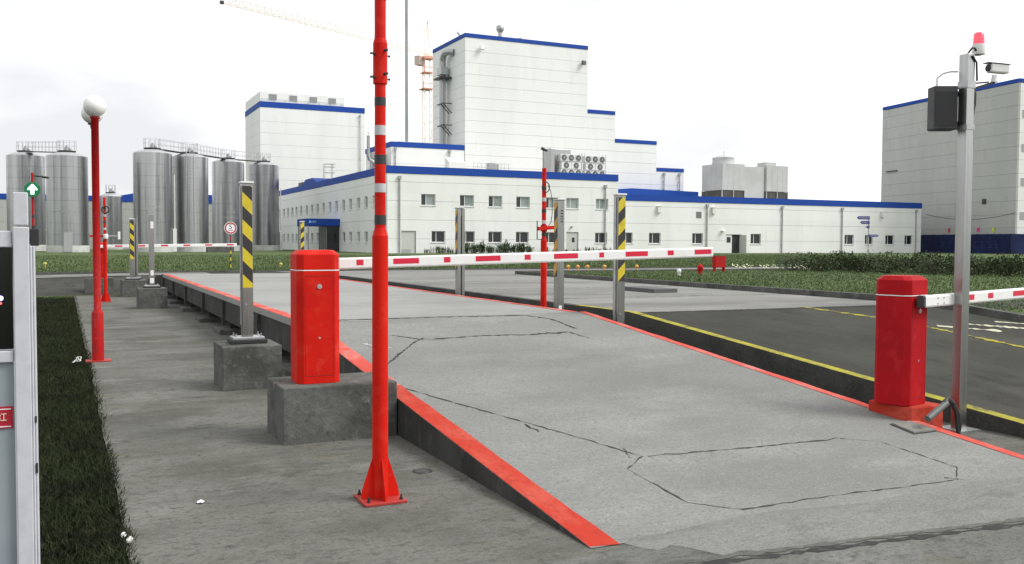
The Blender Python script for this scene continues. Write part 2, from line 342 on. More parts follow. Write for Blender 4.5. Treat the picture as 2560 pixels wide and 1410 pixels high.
def sheet(name, m, xs_, ys_, zf):
    g = MB()
    for i in range(len(ys_)-1):
        for k in range(len(xs_)-1):
            g.poly([(xs_[k], ys_[i], zf(xs_[k], ys_[i])), (xs_[k+1], ys_[i], zf(xs_[k+1], ys_[i])), (xs_[k+1], ys_[i+1], zf(xs_[k+1], ys_[i+1])), (xs_[k], ys_[i+1], zf(xs_[k], ys_[i+1]))])
    return structure(g.build(name, m, recalc=False))
rzs = lambda x, y: zr(y)
sheet('asphalt_road', asphalt, [7.08, 9, 12.4, 16], [-8, 3.9, 7, 10.95], rzs)
sheet('concrete_road', road_conc, [7.08, 9, 12.4], [10.95, 18, 26, 30, 36], rzs)
sheet('cross_road', road_conc, [12.4, 20, 40, 70, 140], [26.3, 30, 36], rzs)
sheet('side_road', asphalt, [-90, -20, -4, 2.2, 7.0], [29.4, 33, 36.2], lambda x, y: zl(y)+.004)
g = MB(); rib(g, [(-3.2, 34.6), (0.4, 35.3), (4.6, 35.9)], .9, .012, 0, 0, lambda x, y: zl(y)); structure(g.build('pale_road_strip', road_conc))
sheet('lawn_island', soil_grass, [12.62, 14, 16, 20, 30, 60, 140], [4, 9, 13, 20, 26.2], lambda x, y: zr(y)+.05)
# kerbs: prisms that follow the road profile
def kerb(name, p, zf, wd, top, bot, m, nrm):
    g = MB(); n = len(p)
    for k in range(n-1):
        (x0, y0), (x1, y1) = p[k], p[k+1]; a, b = zf(y0), zf(y1); ox, oy = nrm[0]*wd, nrm[1]*wd
        A = [(x0, y0, bot), (x1, y1, bot), (x1, y1, b+top), (x0, y0, a+top)]
        B = [(q[0]+ox, q[1]+oy, q[2]) for q in A]
        g.add(A+B, [(0, 1, 2, 3), (7, 6, 5, 4), (3, 2, 6, 7), (0, 3, 7, 4), (1, 5, 6, 2)])
    return structure(g.build(name, m))
kerb('road_kerb', [(6.94, y) for y in (-6, 3.9, 5, 6.5, 8, 9.5, 10.95, 14, 20, 26, 29)], zr, .14, .012, -.1, kerb_conc, (1, 0))
g = MB(); ky = [3.0, 3.9, 5, 6, 7, 8, 9, 10, 10.95, 12.5]
for a, b in zip(ky, ky[1:]): g.poly([(6.945, a, zr(a)+.016), (7.07, a, zr(a)+.016), (7.07, b, zr(b)+.016), (6.945, b, zr(b)+.016)])
structure(g.build('yellow_kerb_paint', yellow_line))
kerb('island_kerb', [(12.46, y) for y in (4, 9, 10.95, 16, 22, 26.2)], zr, .15, .1, -.1, block_conc, (1, 0))
kerb('island_end_kerb', [(12.62, 26.2), (140, 26.2)], zr, .14, .1, -.1, block_conc, (0, 1))
kerb('lawn_kerb', [(-90, 36.2), (7, 36.2), (140, 36.2)], lambda y: .42, .15, .06, -.1, block_conc, (0, 1))
# road markings and seams
g = MB(); rib(g, [(10.03, 11.0), (10.43, 9.83), (10.5, 9.0), (10.44, 7.58), (10.3, 4)], .1, .006, .004, 0, rzs); structure(g.build('centre_line', yellow_line))
g = MB()
for a, b in (((10.72, 9.10), (11.3, 8.56)), ((11.30, 9.16), (11.95, 8.6)), ((12.0, 9.2), (12.38, 8.9))): rib(g, [a, b], .13, .006, .003, 0, rzs)
structure(g.build('road_hatching', pale_line))
g = MB(); rib(g, [(7.1, 10.95), (9.83, 10.88), (12.4, 10.84)], .05, .004, .004, 0, rzs); structure(g.build('road_joint', crack_m))
g = MB()
for yy in (14.2, 17.6, 21.5): rib(g, [(7.1, yy), (12.4, yy-.15)], .04, .004, .003, 0, rzs)
structure(g.build('slab_joint', crack_m))

# ------------------------------------------------------------------ weighbridge
RY0, RY1, RS = 4.09, 10.85, .0954
XL, XR = 2.38, 6.2
ZD = RS*(RY1-RY0)
def zramp(x, y): return max(0, min(RS*(y-RY0), ZD))
wb = thing('weighbridge', 'long raised concrete weighbridge with sloping ramp and red painted edges', 'weighbridge')
g = MB(); n = 12
for k in range(n):
    a, b = RY0+(RY1-RY0)*k/n, RY0+(RY1-RY0)*(k+1)/n; za, zb = max(RS*(a-RY0), .004), RS*(b-RY0)
    g.poly([(XL, a, za), (XR, a, za), (XR, b, zb), (XL, b, zb)])
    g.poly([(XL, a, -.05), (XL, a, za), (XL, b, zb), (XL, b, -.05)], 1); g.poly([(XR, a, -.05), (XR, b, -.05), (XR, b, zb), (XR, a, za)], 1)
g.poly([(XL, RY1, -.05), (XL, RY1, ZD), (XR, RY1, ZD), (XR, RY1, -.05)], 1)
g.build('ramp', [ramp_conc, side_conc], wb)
# platform: three spans on edge beams, piers and footings
DX0, DX1, DY0, DY1 = 2.38, 6.12, RY1+.025, 27.9
sp = (DY1-DY0)/3
for k in range(3):
    g = MB(); g.box(DX0, DX1, DY0+k*sp+.006, DY0+(k+1)*sp-.006, ZD-.09, ZD-.003); g.build('deck_slab', deck_conc, wb, bevel=.006)
    for x0, x1 in ((DX0+.015, DX0+.06), (DX1-.06, DX1-.015)):
        g = MB(); g.box(x0, x1, DY0+k*sp+.01, DY0+(k+1)*sp-.01, ZD-.42, ZD-.092); g.build('edge_beam', side_conc, wb)
for k, y in enumerate([DY0+.15, 13.3, DY0+sp, 19.2, DY0+2*sp, 25.0, DY1-.2]):
    for x, sgn in ((DX0, 1), (DX1, -1)):
        g = MB(); g.box(min(x-sgn*.03, x+sgn*.014), max(x-sgn*.03, x+sgn*.014), y-.06, y+.06, ZD-.5, ZD-.094); g.build('stiffener', side_conc, wb)
        g = MB(); g.box(min(x-sgn*.12, x+sgn*.5), max(x-sgn*.12, x+sgn*.5), y-.38, y+.38, -.02, .085); g.build('footing', block_conc, wb, bevel=.02)
        g = MB(); g.box(min(x+sgn*.08, x+sgn*.34), max(x+sgn*.08, x+sgn*.34), y-.15, y+.15, .085, ZD-.12); g.build('pier', side_conc, wb)
g = MB(); g.poly([(DX0, DY1+.03, ZD-.004), (DX1, DY1+.03, ZD-.004), (DX1, 33.5, .3), (DX0, 33.5, .3)])
for x in (DX0, DX1): g.poly([(x, DY1+.03, -.05), (x, DY1+.03, ZD-.004), (x, 33.5, .3), (x, 33.5, -.05)], 1)
g.poly([(DX0, DY1+.03, -.05), (DX0, DY1+.03, ZD-.004), (DX1, DY1+.03, ZD-.004), (DX1, DY1+.03, -.05)], 1)
g.build('exit_ramp', [deck_conc, side_conc], wb)
def stripe(x0, x1, y0, y1, m, zf=zramp, z=.004, skew=0):
    g = MB(); n = max(2, int((y1-y0)/.22))
    for k in range(n):
        a, b = y0+(y1-y0)*k/n, y0+(y1-y0)*(k+1)/n
        j = lambda: random.gauss(0, .006)
        if k == 0: pj = (x1+j())
        qj = x1+j()
        g.poly([(x0, a, zf(0, a)+z), (pj, a-(skew if k == 0 else 0), zf(0, a)+z), (qj, b, zf(0, b)+z), (x0, b, zf(0, b)+z)]); pj = qj
    return g.build('red_edge_stripe', m, wb, recalc=False)
stripe(XL+.001, XL+.165, RY0+.02, 7.6, red_edge, skew=.03)
stripe(XL+.001, XL+.165, 7.6, RY1, red_edge2)
stripe(DX0+.001, DX0+.14, DY0, DY1, red_edge2, lambda x, y: ZD-.003)
o = stripe(XR-.10, XR-.001, 4.3, RY1, red_edge2)
stripe(DX1-.11, DX1-.001, DY0, DY1, red_edge2, lambda x, y: ZD-.003)
# the sawn patch, old cracks and joints in the ramp surface (plan positions on the slope)
def crack(pts, wd=.014, jit=.004, m=crack_m, z=.003):
    g = MB(); rib(g, pts, wd, z, jit, 0, zramp); return g.build('crack', m, wb, recalc=False)
CR = []
crack([(2.54, 7.51), (2.73, 7.05), (3.04, 6.36), (3.21, 5.98), (3.35, 5.64), (3.48, 5.31)], .013)
crack([(3.48, 5.31), (3.24, 5.11), (3.254, 4.48), (3.494, 4.281)], .009, .003)
crack([(3.494, 4.281), (4.124, 4.292), (4.8, 4.266), (5.23, 4.26)], .013, .005)
crack([(5.23, 4.26), (5.467, 4.455), (5.407, 5.07), (5.175, 5.234)], .009, .004)
crack([(5.175, 5.234), (4.33, 5.248), (3.52, 5.30)], .014, .006)
crack([(2.66, 8.38), (2.74, 8.505), (3.23, 9.28), (3.456, 9.564)], .02, .004)
crack([(3.175, 9.78), (3.43, 9.457), (4.115, 9.545), (4.7, 9.5), (5.236, 9.565)], .035, .012)
crack([(5.05, 9.5), (5.24, 9.57), (5.3, 9.2)], .02, .01)
crack([(2.55, 10.80), (4.115, 10.785), (5.25, 10.72), (5.46, 10.4), (5.44, 9.75)], .03, .008)
crack([(3.05, 6.24), (3.07, 6.02)], .012, .008); crack([(3.45, 5.5), (3.38, 5.3)], .009, .006); crack([(5.2, 4.33), (5.3, 4.2)], .02, .01)
crack([(2.85, 10.73), (3.57, 10.68)], .02, .012, pale_crack, .0035); crack([(3.43, 9.44), (3.75, 9.40)], .02, .012, pale_crack, .0035); crack([(2.75, 9.4), (2.8, 9.15), (2.95, 9.1)], .04, .012, pale_crack, .0035)

# ------------------------------------------------------------------ buildings
def wall(root, p0, d, n, length, zs, openings=(), m=white_panel, th=.3, gap=.024):
    """a row of wall panels, one object per course; p0 start, d direction, n outward normal, openings (u0, u1, z0, z1)"""
    d = Vector((*d, 0)); n = Vector((*n, 0)); p0 = Vector((*p0, 0))
    for za, zb in zip(zs, zs[1:]):
        a, b = za+gap/2, zb-gap/2
        us = {0, length}; zz = {a, b}; op = [q for q in openings if q[2] < b and q[3] > a]
        for u0, u1, z0, z1 in op: us |= {u0, u1}; zz |= {min(max(z0, a), b), min(max(z1, a), b)}
        us = sorted(us); zz = sorted(zz); nu, nz_ = len(us)-1, len(zz)-1
        def solid(i, k):
            if i < 0 or k < 0 or i >= nu or k >= nz_: return False
            cu, cz = (us[i]+us[i+1])/2, (zz[k]+zz[k+1])/2
            return not any(u0 < cu < u1 and z0 < cz < z1 for u0, u1, z0, z1 in op)
        P = lambda u, z, t: p0+d*u-n*t+Vector((0, 0, z))
        todo = {(i, k) for i in range(nu) for k in range(nz_) if solid(i, k)}
        while todo:
            stack = [todo.pop()]; piece = []
            while stack:
                i, k = stack.pop(); piece.append((i, k))
                for q in ((i+1, k), (i-1, k), (i, k+1), (i, k-1)):
                    if q in todo: todo.discard(q); stack.append(q)
            g = MB()
            for i, k in piece:
                u0, u1, z0, z1 = us[i], us[i+1], zz[k], zz[k+1]
                g.poly([P(u0, z0, 0), P(u1, z0, 0), P(u1, z1, 0), P(u0, z1, 0)])
                if not solid(i-1, k): g.poly([P(u0, z0, 0), P(u0, z1, 0), P(u0, z1, th), P(u0, z0, th)])
                if not solid(i+1, k): g.poly([P(u1, z0, 0), P(u1, z1, 0), P(u1, z1, th), P(u1, z0, th)])
                if not solid(i, k-1): g.poly([P(u0, z0, 0), P(u1, z0, 0), P(u1, z0, th), P(u0, z0, th)])
                if not solid(i, k+1): g.poly([P(u0, z1, 0), P(u1, z1, 0), P(u1, z1, th), P(u0, z1, th)])
            g.build('wall_panel', m, root, recalc=False)
def window(root, p0, d, n, u0, u1, z0, z1, split=.36, panes=(glass_d, glass_l), depth=.2):
    d = Vector((*d, 0)); n = Vector((*n, 0)); p0 = Vector((*p0, 0)); Z = Vector((0, 0, 1)); fr = .07
    C = lambda u, z, t: p0+d*u-n*t+Z*z
    g = MB(); um = u0+(u1-u0)*split; zc = (z0+z1)/2; uc = (u0+u1)/2
    g.obox(C(uc, z0+fr/2, depth), d, Z, n, (u1-u0)/2, fr/2, .04); g.obox(C(uc, z1-fr/2, depth), d, Z, n, (u1-u0)/2, fr/2, .04)
    ups = [u0+fr/2, u1-fr/2]+([um] if split else [])
    for u in ups: g.obox(C(u, zc, depth), d, Z, n, fr/2, (z1-z0)/2-fr-.001, .038)
    g.obox(C(uc, z0-.03, .03), d, Z, n, (u1-u0)/2+.05, .035, .10)
    f = g.build('window', frame_w, root)
    spans = [(u0+fr, um-fr/2, panes[0]), (um+fr/2, u1-fr, panes[1])] if split else [(u0+fr, u1-fr, panes[0])]
    for a, b, pm in spans:
        g = MB(); g.obox(C((a+b)/2, zc, depth+.01), d, Z, n, (b-a)/2, (z1-z0)/2-fr, .012); g.build('window_pane', pm, f)
def fascia(root, p0, d, n, length, z0, z1, m=blue_fascia, proud=.06, e0=0, e1=0):
    d = Vector((*d, 0)); n = Vector((*n, 0)); p0 = Vector((*p0, 0))
    g = MB(); g.obox(p0+d*(length+e1-e0)/2+n*(proud/2-.12)+Vector((0, 0, (z0+z1)/2)), d, Vector((0, 0, 1)), n, (length+e0+e1)/2, (z1-z0)/2, proud/2+.12)
    g.build('fascia', m, root)
def core(root, x0, x1, y0, y1, z0, z1, m=wall_core, name='wall'):
    g = MB(); g.box(x0, x1, y0, y1, z0, z1); return g.build(name, m, root)
def roof(root, x0, x1, y0, y1, z):
    g = MB(); g.box(x0, x1, y0, y1, z-.15, z); return g.build('roof', roof_grey, root)
def downpipe(root, x, y, z0, z1, hop=True):
    g = MB(); g.cyl((x, y, z0), (x, y, z1-.3), .08, n=10)
    if hop: g.box(x-.16, x+.16, y-.14, y+.1, z1-.35, z1)
    for z in (z0+1.2, (z0+z1)/2, z1-1.2): g.box(x-.1, x+.1, y-.05, y+.14, z-.04, z+.04)
    g.build('downpipe', pipe_g, root)
def rng(a, b, st):
    out_ = [a]
    while out_[-1]+st*1.3 < b: out_.append(out_[-1]+st)
    return out_+[b]
ZB = .3
FX, FY = (1, 0), (0, -1)        # front walls run along +X and face -Y
SXd, SN = (0, 1), (-1, 0)       # side walls run along +Y and face -X
XB, YF = 30.81, 96.51
# ---- office block, two storeys
ob = thing('office_block', 'two storey white office block with a blue roof band and a blue entrance canopy', 'building', (XB, YF, ZB))
def child_of(root):            # children are modelled in world coordinates: undo the root offset
    root.location = (0, 0, 0); return root
child_of(ob)
UW = [(34.63, 36.29), (39.16, 40.83), (42.63, 44.30), (46.05, 47.77), (49.67, 51.45), (52.50, 54.15), (56.47, 58.17)]
LW = [(35.83, 37.42), (39.35, 40.95), (42.60, 44.27), (46.02, 47.64), (49.70, 51.35), (56.40, 58.05)]
DOORS = [(32.36, 34.04, ZB, 2.83), (52.53, 54.14, ZB, 2.88)]
ops = [(a-XB, b-XB, 5.6, 6.85) for a, b in UW]+[(a-XB, b-XB, 1.6, 2.85) for a, b in LW]+[(a-XB, b-XB, z0, z1) for a, b, z0, z1 in DOORS]
wall(ob, (XB, YF), FX, FY, 28.7, [ZB, 1.97, 4.02, 6.06, 8.1, 8.97], ops)
for i, (a, b) in enumerate(UW): window(ob, (XB, YF), FX, FY, a-XB, b-XB, 5.6, 6.85, panes=(glass_d if i < 5 else glass_l, glass_l))
for a, b in LW: window(ob, (XB, YF), FX, FY, a-XB, b-XB, 1.6, 2.85, panes=(glass_d, glass_d))
for i, (a, b, z0, z1) in enumerate(DOORS):
    g = MB(); g.box(a+.04, b-.04, YF+.12, YF+.18, z0, z1-.04); dr = g.build('door', door_g, ob, bevel=.01)
    g = MB()
    if i == 0: g.box(a+.06, a+1.1, YF+.09, YF+.118, z0+.1, z0+.55); g.build('door_vent', pipe_g, dr)
    else: g.box(a+.8, a+1.15, YF+.10, YF+.118, 1.7, 2.25); g.build('door_window', glass_d, dr)
WY = [149.54, 146.56, 143.40, 140.64, 137.45, 133.89, 130.73, 127.47, 124.14, 120.76, 117.53, 114.08, 110.99, 107.53, 104.42, 101.16, 152.6]
sy0 = YF+.31
lows = [y for y in WY if not 115 < y < 122.5]
ops = [(y-.65-sy0, y+.65-sy0, 5.5, 6.8) for y in WY]+[(y-.65-sy0, y+.65-sy0, 1.55, 2.82) for y in lows]
wall(ob, (XB, sy0), SXd, SN, 155.9-sy0, [ZB, 1.97, 4.02, 6.06, 8.1, 8.97], ops)
for y in WY: window(ob, (XB, sy0), SXd, SN, y-.65-sy0, y+.65-sy0, 5.5, 6.8, split=0, panes=(glass_l,))
for y in lows: window(ob, (XB, sy0), SXd, SN, y-.65-sy0, y+.65-sy0, 1.55, 2.82, split=0, panes=(glass_l if int(y) % 3 else glass_d,))
core(ob, XB+.31, XB+28.69, YF+.31, 155.8, ZB-.1, 9.2); roof(ob, XB+.2, XB+28.5, YF+.2, 155.8, 9.3)
fascia(ob, (XB, YF), FX, FY, 28.7, 8.985, 9.78, e0=.06); fascia(ob, (XB, YF+.18), SXd, SN, 59.3, 8.985, 9.78)
fascia(ob, (XB+28.7-.12, YF+.2), SXd, (1, 0), 59, 8.985, 9.78)
g = MB(); g.box(XB+28.4, XB+28.7, YF+.31, 155.8, ZB, 8.97); g.build('end_wall', white_panel, ob)
downpipe(ob, XB+1.35, YF-.12, ZB, 8.7); downpipe(ob, XB+26.9, YF-.12, ZB, 8.5)
# canopy and porch
g = MB(); g.box(26.7, XB-.004, 115.8, 121.5, 3.6, 4.5); cn = g.build('entrance_canopy', blue_fascia, ob, bevel=.03)
mark = mat('pale_blue_mark', (.25, .45, .7), .5)
g = MB(); g.cyl((27.05, 115.79, 4.08), (27.05, 115.775, 4.08), .17, n=10)
for k, (x, h_) in enumerate(((27.3, .2), (27.45, .3), (27.58, .18), (27.72, .26))): g.box(x, x+.07, 115.775, 115.79, 3.98, 3.98+h_)
g.build('canopy_mark', mark, cn)
g = MB(); g.box(29.25, XB-.004, 116.2, 120.4, ZB, 3.595); g.build('glazed_porch', glass_d, ob)
for y in (115.95, 121.3):
    g = MB(); g.cyl((26.85, y, ZB), (26.85, y, 3.6), .09, n=10); g.build('canopy_post', pipe_g, ob)
g = MB()
for k in range(5): g.box(29.2, 29.245, 116.3+k*1.0, 116.36+k*1.0, ZB, 3.55)
g.build('porch_mullion', pipe_g, ob)
for x in (53.2,):
    g = MB(); g.lathe([(.16, -.1), (.16, 0), (.08, .07), (0.01, .08)], (x, YF-.12, 3.55), 10); g.build('wall_lamp', pipe_g, ob)
# roof hump over the side range
g = MB(); g.add([(XB-.02, 128, 9.79), (XB-.02, 137, 9.79), (XB-.02, 134.5, 10.5), (XB-.02, 130.5, 10.5), (XB+3, 128, 9.79), (XB+3, 137, 9.79), (XB+3, 134.5, 10.5), (XB+3, 130.5, 10.5)],
    [(0, 1, 2, 3), (7, 6, 5, 4), (3, 2, 6, 7), (0, 3, 7, 4), (1, 5, 6, 2)]); g.build('roof_hump', blue_fascia, ob)
g = MB(); g.box(XB+.5, XB+3.2, 139, 141.5, 9.3, 10.4); g.build('roof_hatch', dark_metal, ob)

# ---- low production wing
X2 = XB+28.72
pw = thing('production_wing', 'long single storey white production hall with blue roof band and drainpipes', 'building')
LW2 = [(60.28, 61.64), (63.98, 65.67), (70.38, 72.02), (79.52, 81.21), (95.58, 97.25), (99.31, 100.80), (103.13, 104.81), (106.82, 108.38)]
DR3 = (75.57, 78.15, ZB, 2.79); VT = (70.9, 71.75, 4.75, 5.55)
ops = [(a-X2, b-X2, 1.58, 2.9) for a, b in LW2]+[(DR3[0]-X2, DR3[1]-X2, ZB, 2.79), (VT[0]-X2, VT[1]-X2, VT[2], VT[3])]
LEN2 = 110.0-X2
wall(pw, (X2, YF+.02), FX, FY, LEN2, [ZB, 1.97, 4.02, 6.06, 6.72], ops)
for a, b in LW2: window(pw, (X2, YF+.02), FX, FY, a-X2, b-X2, 1.58, 2.9, panes=(glass_d, glass_d))
g = MB(); g.box(75.6, 76.62, YF+.14, YF+.2, ZB, 2.76); dr = g.build('door', white_panel, pw, bevel=.01)
g = MB(); g.box(75.8, 76.4, YF+.11, YF+.138, 1.75, 2.45); g.build('door_window', glass_d, dr)
g = MB(); g.box(76.66, 78.1, YF+.22, YF+.29, ZB, 2.76); g.build('door_opening', dark_plastic, pw)
g = MB(); g.obox((78.0, YF-.35, 1.53), (.35, -.94, 0), (0, 0, 1), (.94, .35, 0), .5, 1.2, .025); g.build('open_door', door_g, pw)
g = MB(); g.box(VT[0], VT[1], YF+.2, YF+.28, VT[2], VT[3])
for k in range(6): g.box(VT[0], VT[1], YF+.08, YF+.195, VT[2]+.06+k*.13, VT[2]+.10+k*.13)
g.build('wall_vent', pipe_g, pw)
core(pw, X2+.02, 109.7, YF+.33, 150, ZB-.1, 7.0); roof(pw, X2+.02, 109.7, YF+.3, 150, 7.1)
fascia(pw, (X2+.04, YF+.02), FX, FY, LEN2-.04, 6.735, 7.52, e1=.06)
g = MB(); g.box(109.72, 110.0, YF+.34, 150, ZB, 6.72); g.build('end_wall', white_panel, pw)
fascia(pw, (109.88, YF+.3), SXd, (1, 0), 53, 6.735, 7.52)
for x in (72.55, 84.6, 95.0, 108.9): downpipe(pw, x, YF-.1, ZB, 6.55)
for x in (65.3, 73.5, 102.4):
    g = MB(); g.box(x-.25, x+.25, YF-.3, YF+.015, 5.35, 6.1); g.box(x-.3, x+.3, YF-.36, YF+.01, 6.12, 6.17); g.build('wall_light', condenser_m, pw, bevel=.02)
g = MB(); g.lathe([(.3, 0), (.22, .15), (.02, .2)], (75.0, YF-.2, 3.2), 10); g.build('door_lamp', white_paint, pw)
# raised rear roof with its own band
rr = thing('rear_roof_block', 'low blue fronted roof block rising behind the single storey hall', 'building')
g = MB(); g.box(X2+1.5, 80, YF+12, YF+26, 6.9, 8.2); g.build('wall', white_panel, rr)
g = MB(); g.add([(X2+1.5, YF+11.9, 8.2), (80, YF+11.9, 8.2), (80, YF+11.9, 8.85), (69, YF+11.9, 9.05), (66, YF+11.9, 8.8), (X2+1.5, YF+11.9, 8.95), (X2+1.5, YF+26, 8.2), (80, YF+26, 8.2), (80, YF+26, 8.85), (69, YF+26, 9.05), (66, YF+26, 8.8), (X2+1.5, YF+26, 8.95)],
    [(0, 1, 2, 3, 4, 5), (11, 10, 9, 8, 7, 6), (2, 8, 9, 3), (3, 9, 10, 4), (4, 10, 11, 5), (5, 11, 6, 0), (1, 7, 8, 2)]); g.build('fascia', blue_fascia, rr)

# ---- process tower with its stepped wings
YT = 110.51
def tower(name, label, x0, x1, y0, y1, z0, ztop, band, step, m=white_panel, mb=blue_fascia, side=True, endwall=True, cat='building'):
    t = thing(name, label, cat)
    zs = rng(z0, ztop-band-.015, step)
    wall(t, (x0, y0), FX, FY, x1-x0, zs, m=m)
    if side: wall(t, (x0, y0+.31), SXd, SN, y1-y0-.31, zs, m=m); fascia(t, (x0, y0+.18), SXd, SN, y1-y0-.18, ztop-band, ztop, mb)
    core(t, x0+.31, x1-.05, y0+.31, y1, z0-.1, ztop-.3); roof(t, x0+.2, x1-.2, y0+.2, y1-.01, ztop-.2)
    fascia(t, (x0, y0), FX, FY, x1-x0, ztop-band, ztop, mb, e0=.06 if side else 0)
    if endwall:
        g = MB(); g.box(x1-.04, x1, y0+.31, y1, z0, ztop-band-.02); g.build('end_wall', m, t)
    return t
pt = tower('process_tower', 'tallest white process tower with thin blue roof edge and a steel duct on its side', 45.5, 63.24, YT, 122.1, 6.9, 27.95, .5, 1.45)
s1 = tower('stair_wing', 'highest of the three stepped white wings, directly beside the tall tower', 63.26, 67.57, YT+.02, 121, 6.9, 19.55, .5, 1.45, side=False)
s2 = tower('stair_wing', 'middle of the three stepped white wings to the right of the tall tower', 67.59, 74.37, YT+.04, 121, 6.9, 15.84, .5, 1.45, side=False)
s3 = tower('stair_wing', 'lowest of the three stepped white wings, furthest from the tall tower', 74.39, 79.0, YT+.06, 121, 6.9, 12.18, .5, 1.45, side=False)
for x in (75.6, 78.2): downpipe(s3, x, YT-.1, 6.95, 11.5)
mb_ = tower('middle_block', 'white block with blue edge between the office roof and the tall tower', 35.8, 45.44, YT+.05, 121.5, 9.2, 13.9, .62, 2.05)
downpipe(mb_, 43.4, YT-.1, 9.3, 13.2); downpipe(mb_, 36.3, YT-.1, 9.3, 13.2)
dt = tower('drying_tower', 'white tower with a penthouse of louvred vents behind the steel silos', XB, 49.76, 169.3, 184.6, ZB, 26.3, 1.0, 2.05)
downpipe(dt, 48.8, 169.1, 9, 25)
g = MB(); g.box(XB+.02, 46.0, 169.5, 184.4, 26.1, 28.05); ph = g.build('penthouse', white_panel, dt)
for a in (32.45, 36.05, 39.65, 43.1):
    g = MB(); g.box(a, a+1.3, 169.4, 169.498, 26.75, 27.7)
    for k in range(5): g.box(a, a+1.3, 169.34, 169.40, 26.78+k*.2, 26.86+k*.2)
    g.build('louvre', pipe_g, ph)
g = MB()
for k in range(10): g.cyl((XB+.3+k*2.05, 169.35, 26.3), (XB+.3+k*2.05, 169.35, 26.8), .03, n=6)
g.bar((XB+.3, 169.35, 26.78), (49.2, 169.35, 26.78), .04); g.build('guard_rail', pipe_g, dt)

# ---- warehouse behind the silos
wh = thing('warehouse', 'low pale warehouse with dark blue eaves band behind the silos', 'building')
wall(wh, (-40, 150), FX, FY, 46, rng(ZB, 7.4, 2.0), m=grey_panel)
core(wh, -39.9, 5.9, 150.31, 165, ZB-.1, 7.5); roof(wh, -39.9, 5.9, 150.2, 165, 7.9); fascia(wh, (-40, 150), FX, FY, 46, 7.42, 8.2)
wh2 = thing('warehouse', 'pale end range of the warehouse whose blue eaves rise towards the silos', 'building')
wall(wh2, (6.02, 149.8), FX, FY, 18, rng(ZB, 7.4, 2.0), m=grey_panel)
core(wh2, 6.03, 24, 150.11, 165, ZB-.1, 7.5)
g = MB(); g.add([(6.02, 149.7, 7.42), (24, 149.7, 7.42), (24, 149.7, 8.7), (9, 149.7, 8.7), (6.02, 149.7, 8.1), (6.02, 165, 7.42), (24, 165, 7.42), (24, 165, 8.7), (9, 165, 8.7), (6.02, 165, 8.1)],
    [(0, 1, 2, 3, 4), (9, 8, 7, 6, 5), (2, 7, 8, 3), (3, 8, 9, 4), (0, 4, 9, 5), (1, 6, 7, 2)]); g.build('fascia', blue_fascia, wh2)

# ---- store on the right, side panels grey and front panels white, turned a little
st = thing('high_store', 'tall store with grey side wall, white front and blue eaves standing behind the blue hoarding', 'building')
an = R(9.92); du = (math.sin(an), math.cos(an)); nl = (-math.cos(an), math.sin(an)); NX, NY = 113.8, 84.6; HT = 23.6
zs = rng(ZB, HT-.55, 1.8)
wall(st, (NX, NY), du, nl, 27.9, zs, m=grey_panel); fascia(st, (NX, NY), du, nl, 27.9, HT-.5, HT, e0=.05)
fr = (math.cos(an), -math.sin(an)); fn = (-math.sin(an), -math.cos(an))
p1 = (NX+fr[0]*.31, NY+fr[1]*.31)
wall(st, p1, fr, fn, 30, zs); fascia(st, p1, fr, fn, 30, HT-.5, HT)
g = MB(); c = Vector((NX, NY, 0))+Vector((*fr, 0))*15.2+Vector((*du, 0))*14; g.obox(c+Vector((0, 0, HT/2)), (*fr, 0), (*du, 0), (0, 0, 1), 14.85, 13.6, HT/2-.2); g.build('wall', wall_core, st)
for i in range(4):
    g = MB(); z = 5.5+i*4.5; q = Vector((*p1, 0))+Vector((*fr, 0))*1.0+Vector((0, 0, z)); g.obox(q, (*fr, 0), (0, 0, 1), (*fn, 0), .6, .5, .05); g.build('window', pipe_g, st)
q = Vector((NX, NY, 7.6))+Vector((*du, 0))*5.6; g = MB(); g.obox(q, (*du, 0), (0, 0, 1), (*nl, 0), .38, .38, .06); g.build('wall_vent', dark_metal, st)
q = Vector((NX, NY, 13.2))+Vector((*du, 0))*25.3; g = MB(); g.obox(q, (*du, 0), (0, 0, 1), (*nl, 0), 1.3, .07, .2); g.build('wall_bracket', dark_metal, st)
# hoarding along the store
hd = thing('site_hoarding', 'dark blue panelled hoarding at the foot of the grey store', 'hoarding')
h0 = Vector((NX, NY, 0))+Vector((*nl, 0))*1.6
def hpanel(a, b, n_):
    dd = (b-a).normalized(); nn = Vector((dd.y, -dd.x, 0)); Lh = (b-a).length; kN = int(Lh/2.0)
    for k in range(kN):
        c = a+dd*(Lh*(k+.5)/kN); g = MB(); g.obox(c+Vector((0, 0, 1.66)), dd, (0, 0, 1), nn, Lh/kN/2-.02, 1.4, .03); g.build('panel', blue_dark, hd)
        c = a+dd*(Lh*k/kN)-nn*n_*.05; g = MB(); g.obox(c+Vector((0, 0, 1.7)), dd, (0, 0, 1), nn, .05, 1.42, .04); g.build('post', dark_metal, hd)
e1 = h0-Vector((*du, 0))*1.2
hpanel(h0+Vector((*du, 0))*22, e1, 1); hpanel(e1, e1+Vector((*fr, 0))*24, 1)
g = MB(); rn = random.Random(3)
for k in range(9):
    c = h0+Vector((*du, 0))*(1.5+k*1.25)+Vector((*nl, 0))*.045
    for j in range(3): g.obox(c+Vector((0, 0, 1.3+j*.35))+Vector((*du, 0))*rn.uniform(-.15, .15), (*du, 0), (0, 0, 1), (*nl, 0), rn.uniform(.05, .3), .04, .008)
g.build('faint_mark', mat('faint_hoarding_print', (.03, .045, .13), .5), hd)
